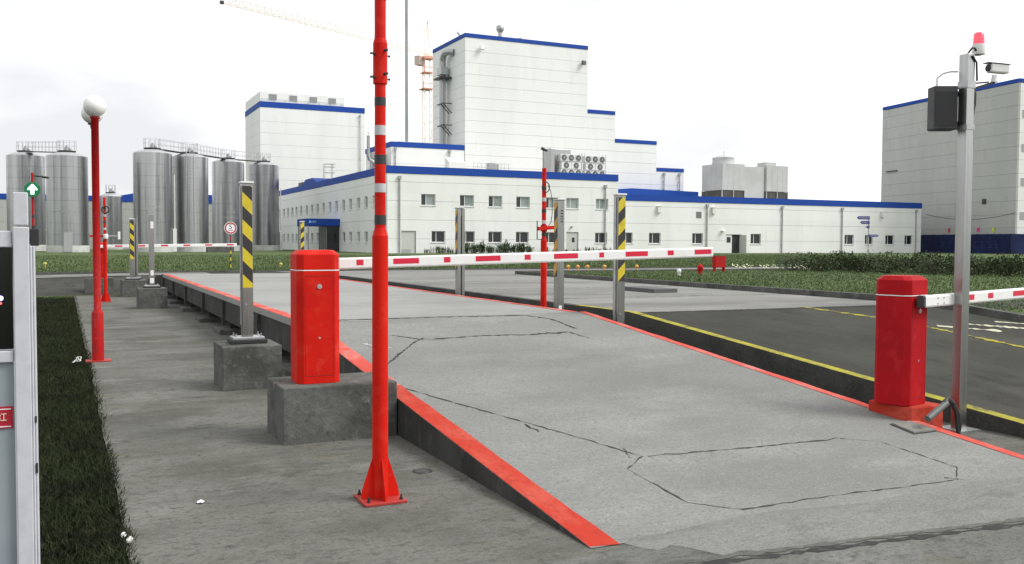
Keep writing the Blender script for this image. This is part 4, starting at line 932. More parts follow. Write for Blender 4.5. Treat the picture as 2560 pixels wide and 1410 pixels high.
def post(x, y, kind, label, zb=.46, top=2.2, rise=1):
    t = thing('sensor_post', label, 'post', (x, y, zb), 0, 'black and yellow sensor posts'); H_ = top-zb; h_ = W/2
    g = MB(); g.box(-.19, .19, -.15, .15, .0, .045); g.build('rubber_pad', rubber, t, bevel=.01)
    g = MB(); g.box(-.165, .165, -.125, .125, .045, .072)
    g.build('base_plate', galv, t, bevel=.004)
    for sx in (-.13, .13):
        for sy in (-.09, .09): g = MB(); g.cyl((sx, sy, .072), (sx, sy, .088), .014, n=6, smooth=False); g.cyl((sx, sy, .086), (sx, sy, .11), .007, n=8); g.build('anchor_bolt', galv, t)
    g = MB()
    if kind == 'slot':
        g.box(-h_, .01, -h_, h_, .072, H_-.02); g.box(.03, h_+.03, -h_, h_, .072, H_-.02); g.box(.01, .03, -h_+.02, h_, .072, H_-.02); g.build('column', steel, t, bevel=.004)
        g = MB(); g.box(.011, .029, -h_+.012, -h_+.019, .08, H_-.16); g.build('sensor_slot', dark_plastic, t)
    else: g.box(-h_, h_, -h_, h_, .072, H_-.02); g.build('column', steel, t, bevel=.006)
    if kind != 'grey':
        g = MB(); g.box(-h_-.012, h_+.012, -h_-.012, h_+.012, H_-.02, H_); g.build('top_cap', white_paint if kind == 'front' else galv, t, bevel=.003)
    if kind == 'front': stripes(W-.012, H_-1.14, H_-.05, .147, 1.0*rise*-1, [yellow_sticker, black_sticker], 'stripe_film', t, (-h_+.006, -h_), (1, 0), (0, -1), off=.0)
    if kind in ('side', 'slot'): stripes(W-.012, H_-1.14, H_-.05, .157, 1.0, [orange_sticker, black_sticker], 'stripe_film', t, (-h_, h_-.006), (0, -1), (-1, 0))
    if kind == 'front':
        g = MB(); g.box(-h_-.012, -h_-.001, -.02, .02, .2, H_-.05); g.build('cable_trim', galv, t)
        g = MB(); g.cyl((-.02, -h_-.012, .42), (-.02, -h_-.0, .42), .012, n=10); g.build('lock', galv, t)
    if kind == 'side':
        g = MB()
        for k in range(5): g.box(-.01, .03, -h_-.004, -h_-.001, H_-.34+k*.04, H_-.325+k*.04)
        g.build('vent_slot', dark_plastic, t)
        g = MB(); g.box(-.03, .02, -h_-.003, -h_-.001, .28, .42); g.box(-.045, .03, -h_-.003, -h_-.001, .1, .22); g.build('sticker', sign_white, t)
    if kind == 'grey':
        g = MB(); g.box(-h_-.01, h_+.01, -h_-.01, h_+.01, H_-.03, H_-.012); g.build('top_cap', galv, t)
        g = MB(); g.box(-.02, .045, -h_-.003, -h_-.001, H_-.34, H_-.18); g.box(-.03, .04, -h_-.003, -h_-.001, .3, .42); g.box(-.04, .045, -h_-.003, -h_-.001, .12, .24); g.build('sticker', sign_white, t)
    return t
post(1.74, 10.4, 'front', 'large grey post with black and yellow diagonal stripes beside the nearest barrier')
post(1.76, 23.5, 'grey', 'plain grey steel post with white stickers on its own concrete block')
post(1.62, 28.5, 'front', 'small black and yellow post at far left beyond the plain grey post')
post(1.72, 29.0, 'slot', 'grey slotted post touching the small far left striped post')
post(6.5, 10.5, 'front', 'tall grey post with bold black and yellow stripes right of the ramp top', rise=-1, zb=.22)
post(6.52, 12.2, 'side', 'grey post with faded orange stripes on its edge beside the right red pole', zb=.22)
post(6.5, 16.05, 'slot', 'slim grey slotted post standing alone before the office windows', zb=.22)
post(6.5, 28.9, 'front', 'farthest black and yellow post, in front of the office entrance', rise=-1, zb=.22)

# ------------------------------------------------------------------ barriers
def barrier(x, y, zb, rz, label, boom_y, boom_z, boom_len, tilt, patches, px0=.0, ph=1.05, paint=red_paint, group='red barrier gates with white booms'):
    t = thing('barrier_gate', label, 'barrier', (x, y, zb), rz, group)
    hw, hd_, ch = .17, .155, .045
    def ring(ins, z): 
        a, b = hw-ins, hd_-ins; c = ch
        return [(-a+c, -b, z), (a-c, -b, z), (a, -b+c, z), (a, b-c, z), (a-c, b, z), (-a+c, b, z), (-a, b-c, z), (-a, -b+c, z)]
    def loft(rs, name, m, cap=True):
        g = MB(); P = [p for r_ in rs for p in r_]; F = []
        for k in range(len(rs)-1):
            for i in range(8): F.append((k*8+i, k*8+(i+1) % 8, (k+1)*8+(i+1) % 8, (k+1)*8+i))
        F += [tuple(range(7, -1, -1)), tuple(range((len(rs)-1)*8, len(rs)*8))]
        g.add(P, F); return g.build(name, m, t, bevel=.004)
    lidz = ph-.165
    loft([ring(0, 0), ring(0, lidz)], 'cabinet', paint)
    loft([ring(.001, lidz+.010), ring(.001, ph-.035), ring(.035, ph-.002), ring(.05, ph)], 'lid', paint)
    loft([ring(-.002, lidz+.001), ring(-.002, lidz+.009)], 'lid_seam', lid_white)
    g = MB(); a = hw-ch-.012
    for x0, x1, z0, z1 in ((-a, a, .06, .064), (-a, a, lidz-.04, lidz-.036), (-a, -a+.004, .064, lidz-.04), (a-.004, a, .064, lidz-.04)): g.box(x0, x1, -hd_-.0015, -hd_+.001, z0, z1)
    g.build('door_seam', mat('seam_shadow_gap', (.2, .008, .008), .7), t)
    g = MB(); g.cyl((-.0, -hd_-.008, lidz-.12), (0, -hd_, lidz-.12), .019, n=16); g.cyl((0, -hd_-.011, lidz-.12), (0, -hd_-.008, lidz-.12), .009, n=8); g.build('lock', galv, t)
    g = MB(); g.cyl((.0, -hd_-.003, .36), (0, -hd_, .36), .009, n=10); g.build('screw_cap', galv, t)
    s_ = 1 if boom_y > 0 else -1
    g = MB(); g.cyl((px0, s_*hd_, boom_z), (px0, boom_y-s_*.03, boom_z), .045, n=16); g.build('hub', dark_metal, t)
    d = Vector((math.cos(tilt), 0, math.sin(tilt))); up_ = Vector((-math.sin(tilt), 0, math.cos(tilt)))
    o0 = Vector((px0-.12, boom_y, boom_z)); g = MB(); sec = [(-.024, -.047), (.024, -.047), (.030, -.035), (.030, .035), (.024, .047), (-.024, .047), (-.030, .035), (-.030, -.035)]
    A = [o0+Vector((0, q, 0))+up_*z for q, z in sec]; B = [p+d*boom_len for p in A]
    g.add(A+B, [tuple(range(7, -1, -1)), tuple(range(8, 16))]+[(i, (i+1) % 8, 8+(i+1) % 8, 8+i) for i in range(8)])
    bo = g.build('boom', white_paint, t)
    g = MB(); g.add([p-d*.012 for p in A]+[p+d*.02+ (p-o0-d*0)*.06 for p in A], [tuple(range(7, -1, -1))]+[(i, (i+1) % 8, 8+(i+1) % 8, 8+i) for i in range(8)]); g.build('boom_end_cap', dark_metal, bo)
    for a0, a1 in patches:
        g = MB(); c = o0+d*(a0+a1)/2+Vector((0, 0, 0)); nn = Vector((0, -1, 0))
        g.obox(c+nn*.0308+up_*.006, d, up_, nn, (a1-a0)/2, .023, .001); g.build('reflector_patch', red_refl, bo)
    g = MB()
    for a_ in (.22, .32):
        for z in (-.022, .022): p = o0+d*a_+up_*z; g.cyl(p+Vector((0, -.036, 0)), p+Vector((0, -.03, 0)), .006, n=8)
    g.build('boom_bolt', galv, bo)
    return t
X0b = 1.775-.12
PT = [(2.17, 2.23), (2.49, 2.72), (2.95, 3.01), (3.25, 3.49), (3.73, 3.79), (4.03, 4.28), (4.51, 4.56), (4.80, 5.05), (5.28, 5.35), (5.60, 5.80)]
barrier(1.775, 7.45, .44, 0, 'nearest red barrier cabinet, its white boom reaching across the weighbridge', .215, .925, 4.17, R(1.45), [(a-X0b, b-X0b) for a, b in PT])
barrier(6.2, 5.62, .25, R(14), 'right red barrier cabinet on a red pad beside the drain gully', -.2, .845, 3.9, R(.4), [(.62+k*.5, .62+k*.5+(.1 if k % 2 else .24)) for k in range(6)], px0=.05, paint=red_shaded)
barrier(.82, 30.4, .47, 0, 'far red barrier cabinet with a white boom, behind the globe lamp', -.2, .93, 3.95, R(.9), [(.45+k*.64, .65+k*.64) for k in range(6)], px0=.1)
g = MB(); g.prism([(6.06, 5.82), (6.07, 5.47), (6.13, 5.43), (6.34, 5.40), (6.47, 5.41), (6.45, 5.88)], -.02, .248)
tag(g.build('barrier_pad', red_edge, bevel=.015), 'red painted concrete pad under the right barrier cabinet', 'concrete pad')
# conduit and hose beside the pad
t = thing('cable_conduit', 'short grey conduit with a black hose curling into the gully', 'conduit')
g = MB(); g.cyl((6.02, 5.18, .20), (6.27, 5.22, .30), .027, n=12); g.build('conduit_pipe', conduit_m, t, bevel=.003)
g = MB()
for k in range(3): g.tube([(6.24, 5.21+k*.01, .305), (6.30, 5.23, .325+k*.008), (6.36+k*.01, 5.24, .29), (6.42+k*.012, 5.25, .2), (6.45+k*.015, 5.26, .08), (6.46+k*.02, 5.25+k*.02, .005)], .013, 8)
g.build('hose', hose_m, t)
# hatch plate lying on the ramp
t = thing('hatch_cover', 'flat square steel hatch plate lying on the ramp by the red pad', 'hatch')
q = [(5.885, 5.402), (5.847, 5.153), (6.09, 5.16), (6.09, 5.41)]
g = MB(); A = [(x, y, zramp(x, y)+.001) for x, y in q]; B = [(x, y, zramp(x, y)+.016) for x, y in q]
g.add(A+B, [(3, 2, 1, 0), (4, 5, 6, 7)]+[(i, (i+1) % 4, 4+(i+1) % 4, 4+i) for i in range(4)]); g.build('plate', hatch_m, t)
g = MB(); q2 = [(5.87, 5.415), (5.83, 5.14), (6.1, 5.147), (6.1, 5.42)]; g.poly([(x, y, zramp(x, y)+.004) for x, y in q2]); g.build('gap', crack_m, t)

# ------------------------------------------------------------------ lamp post with two globes
t = thing('lamp_post', 'faded red lamp post with two white globes on the left', 'street lamp', (.33, 13.25, 0))
g = MB(); g.prism([(-.15, -.12), (.15, -.12), (.15, .12), (-.15, .12)], 0, .015); g.build('base_plate', red_plate, t)
g = MB(); g.lathe([(.073, .015), (.073, .62), (.066, .64), (.046, .67), (.046, 3.12), (.06, 3.125), (.06, 3.14)], n=24); g.build('pole_tube', red_old, t)
g = MB(); g.tube([(0, 0, 3.08), (-.005, .4, 3.08), (-.01, .75, 3.09), (-.012, .82, 3.14)], .03, 10); g.build('rear_arm', dark_metal, t)
for (gx, gy, gz) in ((0, 0, 3.28), (-.012, .82, 3.285)):
    g = MB(); prof = [(.05, -.135)]+[(.138*math.cos(a), .138*math.sin(a)) for a in [R(-68+k*10.4) for k in range(15)]]+[(.01, .138)]
    g.lathe(prof, (gx, gy, gz), 28); gl = g.build('globe', globe_m, t); g = MB(); g.lathe([(.055, -.15), (.058, -.13), (.05, -.12)], (gx, gy, gz), 18); g.build('globe_collar', dark_metal, gl)
g = MB(); rn = random.Random(2)
for k in range(5):
    p = Vector((.12, 13.2, .02)); path = [p]
    for j in range(6): p = p+Vector((rn.uniform(-.035, .01), rn.uniform(-.03, .03), rn.uniform(-.004, .03) if j < 2 else rn.uniform(-.03, .004))); p.z = max(p.z, .006); path.append(p.copy())
    g.tube(path, .005, 5)
tag(g.build('cord_scrap', white_paint), 'frayed pale cord scrap at the foot of the globe lamp', 'cord')

# ------------------------------------------------------------------ green arrow signal
t = thing('arrow_signal', 'thin red pole carrying a lit green arrow signal', 'traffic signal', (-1.11, 37.2, .42))
zA = 3.95-.42
g = MB(); g.cyl((0, 0, 0), (0, 0, 1.6), .055, n=14); g.cyl((0, 0, 1.6), (0, 0, zA), .042, n=14); g.cyl((0, 0, -.02), (0, 0, .05), .16, .1, n=14); g.build('pole_tube', red_old, t)
g = MB(); g.cyl((.04, 0, zA-.1), (.34, .0, zA-.13), .03, n=10); g.cyl((.3, 0, zA-.13), (.52, 0, zA-.16), .04, n=10); g.build('top_arm', dark_metal, t)
for z in (1.95, 1.55, 1.2):
    g = MB(); g.cyl((0, 0, z), (0, 0, z+.1), .0565 if z < 1.6 else .0435, n=14); g.build('band', black_band, t)
g = MB(); cz = 3.36-.42; R8 = .275
pts8 = [(R8*math.cos(math.pi/8+k*math.pi/4), R8*math.sin(math.pi/8+k*math.pi/4)) for k in range(8)]
rs_ = Vector((math.cos(-R(24)), math.sin(-R(24)), 0)).normalized(); fs = Vector((0, -1, 0)); rs_ = Vector((1, 0, 0))
g.add([rs_*a+fs*.06+Vector((0, 0, cz+b)) for a, b in pts8]+[rs_*a+fs*.16+Vector((0, 0, cz+b)) for a, b in pts8], [tuple(range(8)), tuple(range(15, 7, -1))]+[(i, (i+1) % 8, 8+(i+1) % 8, 8+i) for i in range(8)])
sb = g.build('signal_box', sign_green, t, bevel=.01)
ar = [(-.055, -.17), (.055, -.17), (.055, -.02), (.16, -.02), (.15, .03), (.03, .17), (0, .185), (-.03, .17), (-.15, .03), (-.16, -.02), (-.055, -.02)]
g = MB(); g.poly([rs_*a+fs*.164+Vector((0, 0, cz+b)) for a, b in ar]); g.build('arrow', lit_white, sb, recalc=False)
g = MB(); g.box(-.5, -.08, -.06, .06, 1.0, 1.3); g.build('bracket_box', dark_plastic, t, bevel=.02)

# ------------------------------------------------------------------ speed limit sign
t = thing('speed_sign', 'small round speed limit 5 sign on a thin striped pole', 'traffic sign', (5.6, 37.0, .42))
zc = 2.05-.42+.03
g = MB(); g.cyl((0, .03, 0), (0, .03, zc), .022, n=10); g.build('pole', dark_metal, t)
for k in range(5): g = MB(); g.cyl((0, .03, .15+k*.26), (0, .03, .28+k*.26), .0232, n=10); g.build('band', yellow_sticker if k < 3 else red_old, t)
g = MB(); g.cyl((0, .005, zc), (0, -.01, zc), .235, n=36); g.build('sign_face', sign_white, t)
g = MB(); A = [(.215*math.cos(k*math.pi/18), -.0125, zc+.215*math.sin(k*math.pi/18)) for k in range(36)]; B = [(.165*math.cos(k*math.pi/18), -.0125, zc+.165*math.sin(k*math.pi/18)) for k in range(36)]
g.add(A+B, [(k, (k+1) % 36, 36+(k+1) % 36, 36+k) for k in range(36)]); g.build('red_ring', sign_red, t, recalc=False)
text('5', .25, (0, -.0125, zc+.04), (R(90), 0, 0), sign_black, 'numeral', t)
text('km/h', .085, (0, -.0125, zc-.085), (R(90), 0, 0), sign_red, 'unit_lettering', t)

# ------------------------------------------------------------------ right hand steel post with its fittings
t = thing('steel_post', 'tall square steel post standing in the gully at right', 'post', (6.72, 5.47, 0))
g = MB(); g.box(-.043, .043, -.043, .043, .0, 3.12); g.build('column', mat('post_steel', (.42, .425, .42), .3, metal=1.0, var=[(2, (.36, .365, .36), .45, .65, 6), (30, (.5, .5, .5), .55, .7, 3)], stretch=(15, 15, .5)), t, bevel=.004)
g = MB(); g.box(-.12, .12, -.12, .12, 0, .02); g.build('base_plate', galv, t)
g = MB(); g.box(-.047, .047, -.05, .05, 2.84, 2.9); g.box(-.047, .047, -.05, .05, 2.5, 2.54); g.build('clamp_band', galv, t)
g = MB(); g.tube([(-.03, -.03, 3.12), (-.02, -.06, 3.16), (.03, -.04, 3.17), (.07, -.05, 3.12)], .008, 6); g.tube([(.05, .0, 2.9), (.075, -.02, 2.8), (.06, -.03, 2.72), (.07, 0, 2.6), (.075, .0, 2.45), (.06, 0, 2.35)], .014, 8); g.tube([(.0, -.05, 3.1), (.05, -.05, 3.05), (.06, -.05, 2.9)], .008, 6); g.build('cable', hose_m, t)
g = MB(); g.box(.044, .075, -.02, .03, 2.36, 2.52); g.build('junction_box', dark_plastic, t, bevel=.004)
t = thing('warning_beacon', 'red warning beacon on top of the right steel post', 'beacon', (6.815, 5.44, 3.12))
g = MB(); g.bar((-.1, .03, .0), (.02, 0, .0), .012); g.build('bracket', dark_metal, t)
g = MB(); g.lathe([(.05, 0), (.053, .01), (.05, .085)], n=20); g.build('base', white_paint, t)
g = MB(); g.lathe([(.047, .086), (.045, .1), (.041, .17), (.033, .18), (.01, .183)], n=20); g.build('lens', beacon_m, t)
t = thing('security_camera', 'white security camera on an arm beside the beacon', 'camera', (6.96, 5.40, 2.9))
g = MB(); g.bar((-.22, .06, -.07), (.0, 0, .0), .018); g.bar((-.22, .06, -.02), (-.05, .015, .0), .012); g.build('arm', dark_metal, t)
g = MB(); g.cyl((0, 0, 0), (0, 0, .06), .03, .018, n=12); g.build('mount', white_paint, t)
g = MB(); dx = Vector((.96, -.27, -.05)).normalized(); c = Vector((.03, -.01, .11)); sd = Vector((-.27, -.96, 0)).normalized(); g.obox(c, dx, sd, dx.cross(sd), .085, .036, .036); g.build('housing', white_paint, t, bevel=.012)
g = MB(); g.obox(c+Vector((0, 0, .042))-dx*.01, dx, sd, Vector((0, 0, 1)), .105, .042, .004); g.build('sun_shield', galv, t, bevel=.003)
g = MB(); g.cyl(c-dx*.086, c-dx*.1, .028, n=14); g.build('camera_lens', dark_plastic, t)
t = thing('loudspeaker', 'black box loudspeaker hung on the left of the right steel post', 'loudspeaker', (6.575, 5.58, 2.5))
g = MB(); dx = Vector((.9, -.43, 0)).normalized(); sd = Vector((.43, .9, 0)).normalized(); g.obox((0, 0, .18), dx, sd, (0, 0, 1), .098, .07, .18); g.build('cabinet', mat('speaker_casing', (.035, .036, .04), .55, var=[(8, (.05, .05, .052), .45, .6)]), t, bevel=.012)
g = MB(); g.obox(Vector((0, 0, .17))-sd*.072, dx, sd, (0, 0, 1), .088, .003, .14); g.build('grille', mat('speaker_grille', (.02, .02, .022), .7, bump=[(300, .8)]), t)
g = MB(); g.obox(Vector((.12, -.05, .3)), dx, sd, (0, 0, 1), .04, .02, .015); g.obox(Vector((.12, -.05, .06)), dx, sd, (0, 0, 1), .04, .02, .015); g.build('wall_bracket', dark_metal, t)
g = MB(); g.tube([Vector((0, 0, .36))+dx*-.05, Vector((0, 0, .43))+dx*-.05, Vector((0, 0, .47))+dx*0, Vector((0, 0, .485))+dx*.06, Vector((0, 0, .485))+dx*.12], .007, 8); g.build('cable', galv, t)

# ------------------------------------------------------------------ gate machine at the left edge
t = thing('gate_machine', 'white framed gate drive cabinet with a dark screen and red sign at left edge', 'gate machine', (-.135, 3.37, 0))
g = MB(); g.box(-.024, .022, 0, .05, 0, 1.595); g.box(.0225, .030, .012, .05, 0, 1.535); g.box(.0305, .038, .016, .045, 0, 1.535); g.build('corner_post', alu, t, bevel=.003)
g = MB(); g.box(-.022, .02, .004, .048, 1.6, 1.705); g.build('post_top', alu, t, bevel=.003)
g = MB(); g.box(-.6, -.027, .012, .045, 1.53, 1.582); g.build('top_rail', alu, t, bevel=.003)
g = MB(); g.box(-.6, -.027, .022, .03, 1.205, 1.53); sc_ = g.build('display_screen', mat('screen_glass', (.006, .006, .007), .15), t)
g = MB(); g.cyl((-.062, .021, 1.368), (-.062, .0195, 1.368), .008, n=12); g.build('blue_diode', lit_blue, sc_); g = MB(); g.cyl((-.062, .021, 1.352), (-.062, .0195, 1.352), .004, n=10); g.build('red_diode', lit_red, sc_)
g = MB(); g.box(-.6, -.027, .01, .045, 1.163, 1.2); g.build('sill_rail', alu, t, bevel=.003)
g = MB(); g.box(-.6, -.029, .025, .04, 0.0, 1.162); g.build('lower_panel', panel_blue, t)
g = MB(); g.box(-.5, -.033, .019, .0245, .951, 1.021); sg = g.build('sign_plate', sign_red, t)
g = MB()
for z in (.957, 1.013): g.box(-.5, -.038, .0175, .0188, z-.0015, z+.0015)
g.build('sign_border', sign_white, sg)
text('红', .03, (-.064, .0175, .986), (R(90), 0, 0), mat('sign_cream', (.75, .7, .5), .5), 'sign_lettering', sg, .0006)
g = MB(); g.box(.024, .05, .02, .06, 1.535, 1.59); g.cyl((.036, .04, 1.59), (.036, .04, 1.6), .008, n=8); g.build('latch_box', dark_plastic, t, bevel=.004)
g = MB(); g.box(.031, .036, .011, .0155, .965, .985); g.box(.031, .037, .01, .0155, .80, .832); g.build('lock', dark_metal, t)
g = MB(); g.box(-.6, -.57, .05, .6, 0, 1.53); g.box(-.6, .02, .57, .6, 0, 1.53); g.box(-.6, .02, .055, .565, 1.5, 1.54); g.build('casing', alu, t)

# ------------------------------------------------------------------ small things
t = thing('direction_sign', 'pole with dark blue arrow shaped direction blades before the long hall', 'direction sign', (76.3, 73.7, .42))
g = MB(); g.cyl((0, 0, 0), (0, 0, 4.15), .06, n=10); g.build('pole', pipe_g, t)
def blade(x0, x1, z, hgt):
    g = MB(); s_ = -1 if abs(x0) > abs(x1) and x0 < 0 else 1; tipx = x0 if s_ < 0 else x1; b = x1 if s_ < 0 else x0
    P = [(b, z-hgt/2), (tipx-s_*.25, z-hgt/2), (tipx, z), (tipx-s_*.25, z+hgt/2), (b, z+hgt/2)]
    g.add([(x, -.1, zz) for x, zz in P]+[(x, -.06, zz) for x, zz in P], [(0, 1, 2, 3, 4), (9, 8, 7, 6, 5)]+[(i, (i+1) % 5, 5+(i+1) % 5, 5+i) for i in range(5)]); bl = g.build('sign_blade', sign_blue, t)
    g = MB(); q0, q1 = min(b, tipx)+.3, max(b, tipx)-.3
    if q1-q0 > .4:
        k = 0; q = q0
        while q < q1: g.box(q, q+.12, -.104, -.101, z-.05, z+.05); q += .2
        g.build('blade_lettering', mat('pale_print', (.3, .3, .45), .6), bl)
blade(-1.75, .05, 3.95, .34); blade(-1.3, .05, 3.46, .34); blade(-.5, .05, 3.0, .26); blade(-.05, 1.4, 2.08, .26)
t = thing('hose_box', 'red hose box on thin legs standing on the grass island', 'hose box', (21.0, 27.1, .0)); 
t.location = (19.0, 24.6, .65)
g = MB(); g.box(-.21, .21, -.09, .09, .14, .50); g.build('box', red_old, t, bevel=.015)
for sx in (-.18, .18): g = MB(); g.box(sx-.015, sx+.015, -.06, .06, -.02, .14); g.build('leg', red_old, t)
g = MB(); g.box(-.215, .215, -.095, .095, .5, .515); g.build('lid', red_old, t)
t = thing('fire_hydrant', 'small red fire hydrant on the grass island beside the hose box', 'fire hydrant', (17.0, 22.9, .63))
g = MB(); g.lathe([(.07, 0), (.06, .03), (.06, .18), (.085, .2), (.085, .26), (.05, .3), (.03, .33), (.01, .335)], n=16); g.build('body', red_old, t)
for sx in (-1, 1): g = MB(); g.cyl((sx*.05, 0, .16), (sx*.11, 0, .16), .035, n=12); g.build('outlet', red_old, t)
t = thing('marker_stub', 'stubby white marker post on the grass island left of the hydrant', 'marker', (15.6, 22.0, .63))
g = MB(); g.lathe([(.05, 0), (.045, .1), (.06, .11), (.06, .2), (.02, .22)], n=12); g.build('stub', white_paint, t)
g = MB(); g.box(10.2, 10.75, 15.2, 16.4, .58, .68); tag(g.build('concrete_slab', mat('dark_slab', (.1, .1, .1), .9), bevel=.01), 'dark concrete slab lying on the pale road beside the lawn', 'concrete slab')
def lawn_lamp(x, y, z, m, label, grp, s_=1.0):
    t = thing('lawn_lamp', label, 'garden lamp', (x, y, z), 0, grp)
    g = MB(); g.cyl((0, 0, -.05), (0, 0, .14*s_), .03*s_, n=10); g.build('stem', m, t)
    g = MB(); g.lathe([(.05*s_, 0), (.075*s_, .02*s_), (.07*s_, .06*s_), (.03*s_, .1*s_), (.01, .11*s_)], (0, 0, .13*s_), 14); g.build('lamp_head', m, t)
for x, y, lb in ((16.39, 29.97, 'leftmost'), (16.75, 29.9, 'second from left'), (17.1, 29.8, 'middle'), (17.7, 29.6, 'second from right'), (18.9, 29.3, 'rightmost')):
    lawn_lamp(x, y, zr(y), lawn_orange, lb+' of five small orange lamps along the far road edge', 'small orange garden lamps')
lawn_lamp(-.9, 44.5, .42, lawn_yellow, 'small yellow lamp on the far lawn right of the green arrow pole', 'small yellow garden lamps', 1.0); lawn_lamp(8.4, 41.5, .42, lawn_yellow, 'small yellow lamp on the far lawn beside the barrier cabinet', 'small yellow garden lamps', 1.0)
t = thing('manhole_lid', 'small round iron lid in the apron beside the ramp wall', 'lid', (2.15, 5.97, 0))
g = MB(); g.cyl((0, 0, -.01), (0, 0, .006), .05, n=24); g.build('lid_plate', mat('iron_lid', (.05, .052, .05), .7), t); g = MB(); g.lathe([(.055, 0), (.058, .007), (.064, .007), (.066, 0)], n=24, cap=False); g.build('rim', dark_metal, t)
g = MB(); n_ = 14; P = [(.022*math.cos(k*2*math.pi/n_)*random.uniform(.75, 1.2), .03*math.sin(k*2*math.pi/n_)*random.uniform(.7, 1.2), .008+random.uniform(0, .006)) for k in range(n_)]
g.add(P+[(0, 0, .012)], [(k, (k+1) % n_, n_) for k in range(n_)]); tag(g.build('litter_scrap', white_paint, loc=(.69, 5.78, 0)), 'crumpled white scrap lying alone on the apron', 'litter')
rn = random.Random(5)
t = thing('wild_flower', 'white clover flowers at the grass edge near the camera', 'flower', (.235, 5.12, 0))
for dx, dy, z in ((0, 0, .05), (.022, -.06, .035), (.03, -.02, .03)):
    g = MB(); g.cyl((dx, dy, -.02), (dx, dy, z), .002, n=5); g.build('stem', stem_m, t)
    g = MB()
    for k in range(34):
        v = Vector((rn.gauss(0, 1), rn.gauss(0, 1), rn.gauss(.3, 1))).normalized()*.013; c = Vector((dx, dy, z+.008))+v; q = v.orthogonal().normalized()*.005; r_ = v.cross(q).normalized()*.005
        g.poly([c-q, c+r_, c+q, c-r_])
    g.build('blossom', petal, t, recalc=False)
g = MB()
for k in range(70):
    x, y = rn.uniform(.4, 6.8), rn.uniform(3.2, 20)
    if 2.3 < x < 6.25 and y > 4: continue
    r_ = rn.uniform(.003, .009); g.lathe([(r_, 0), (r_*.8, r_*.6), (r_*.2, r_)], (x, y, .001), 6)
tag(g.build('pebbles', mat('pebble', (.12, .12, .11), .9, island=.6)), kind='stuff')

# ------------------------------------------------------------------ grass and shrubs
def blades(name, m, xy, zf, hmin, hmax, wd, lean, seed=1):
    r = np.random.RandomState(seed); n = len(xy); z = np.array([zf(a, b) for a, b in xy]) if callable(zf) else np.full(n, zf)
    ang = r.uniform(0, 2*np.pi, n); hh = r.uniform(hmin, hmax, n); ww = wd*r.uniform(.6, 1.3, n); la = r.uniform(0, 2*np.pi, n); ln = hh*lean*r.uniform(.2, 1.4, n)
    dx, dy = np.cos(ang)*ww/2, np.sin(ang)*ww/2; lx, ly = np.cos(la)*ln, np.sin(la)*ln
    V = np.empty((n, 5, 3)); x, y = xy[:, 0], xy[:, 1]
    V[:, 0] = np.stack([x-dx, y-dy, z], 1); V[:, 1] = np.stack([x+dx, y+dy, z], 1)
    V[:, 2] = np.stack([x+dx*.8+lx*.4, y+dy*.8+ly*.4, z+hh*.6], 1); V[:, 3] = np.stack([x-dx*.8+lx*.4, y-dy*.8+ly*.4, z+hh*.6], 1)
    V[:, 4] = np.stack([x+lx, y+ly, z+hh], 1)
    idx = np.arange(n)*5; F4 = np.stack([idx, idx+1, idx+2, idx+3], 1); F3 = np.stack([idx+3, idx+2, idx+4], 1)
    loops = np.concatenate([F4.ravel(), F3.ravel()]).astype(np.int32); starts = np.concatenate([np.arange(n)*4, n*4+np.arange(n)*3]).astype(np.int32)
    me = D.meshes.new(name); me.vertices.add(n*5); me.vertices.foreach_set('co', V.ravel()); me.loops.add(len(loops)); me.loops.foreach_set('vertex_index', loops)
    me.polygons.add(2*n); me.polygons.foreach_set('loop_start', starts); me.update(calc_edges=True); me.validate(); me.materials.append(m)
    o = D.objects.new(name, me); COL.objects.link(o); tag(o, kind='stuff'); return o
rs = np.random.RandomState(4)
n = 150000; yy = 3.0+26.3*rs.uniform(0, 1, n)**2.2; xx = rs.uniform(-1.0, .02, n)*(.5+yy/16); ed = np.interp(yy, [e[1] for e in EDGE], [e[0] for e in EDGE])
thin = np.sin(xx*9+yy*2.1)+np.sin(yy*3.7-xx*14)+np.sin(xx*31+yy*11)*.6; keep = thin+rs.normal(0, .8, n) > -1.7; xx, yy, ed = xx[keep], yy[keep], ed[keep]; sp_ = np.abs(rs.normal(0, .018, len(xx)))*(rs.uniform(0, 1, len(xx)) < .25)
blades('verge_grass', blade_m, np.stack([ed+.008+xx+sp_, yy], 1), -.02, .02, .06, .006, .9, 1)
n = 60000; yy = rs.uniform(5, 26, n); xx = 12.65+rs.uniform(0, 1, n)**1.5*22
blades('island_grass', blade_l, np.stack([xx, yy], 1), lambda a, b: zr(b)+.05, .02, .05, .02, .9, 2)
n = 70000; yy = 36.4+rs.uniform(0, 1, n)**1.6*45; xx = rs.uniform(-8, 50, n)*(.5+yy/80)
blades('lawn_grass', blade_l, np.stack([xx, yy], 1), .42, .05, .12, .035, .7, 3)
def leafball(name, m, n, ext, leaf, seed, parent, flat=.0):
    r = np.random.RandomState(seed); v = r.normal(size=(n, 3)); v /= np.linalg.norm(v, axis=1)[:, None]; v *= r.uniform(.25, 1, n)[:, None]**.6
    lump = 1+.25*np.sin(v[:, 0]*5+seed)+.2*np.cos(v[:, 1]*7+seed*2); v *= lump[:, None]*np.array(ext)*.5; v[:, 2] += ext[2]*.5; v[:, 2] = np.abs(v[:, 2])
    g = MB()
    for p in v:
        a = Vector(r.normal(size=3)).normalized(); b = a.orthogonal().normalized(); s_ = leaf*r.uniform(.6, 1.3); p = Vector(p)
        g.poly([p-a*s_, p+b*s_*.35, p+a*s_, p-b*s_*.35])
    return g.build(name, m, parent, recalc=False)
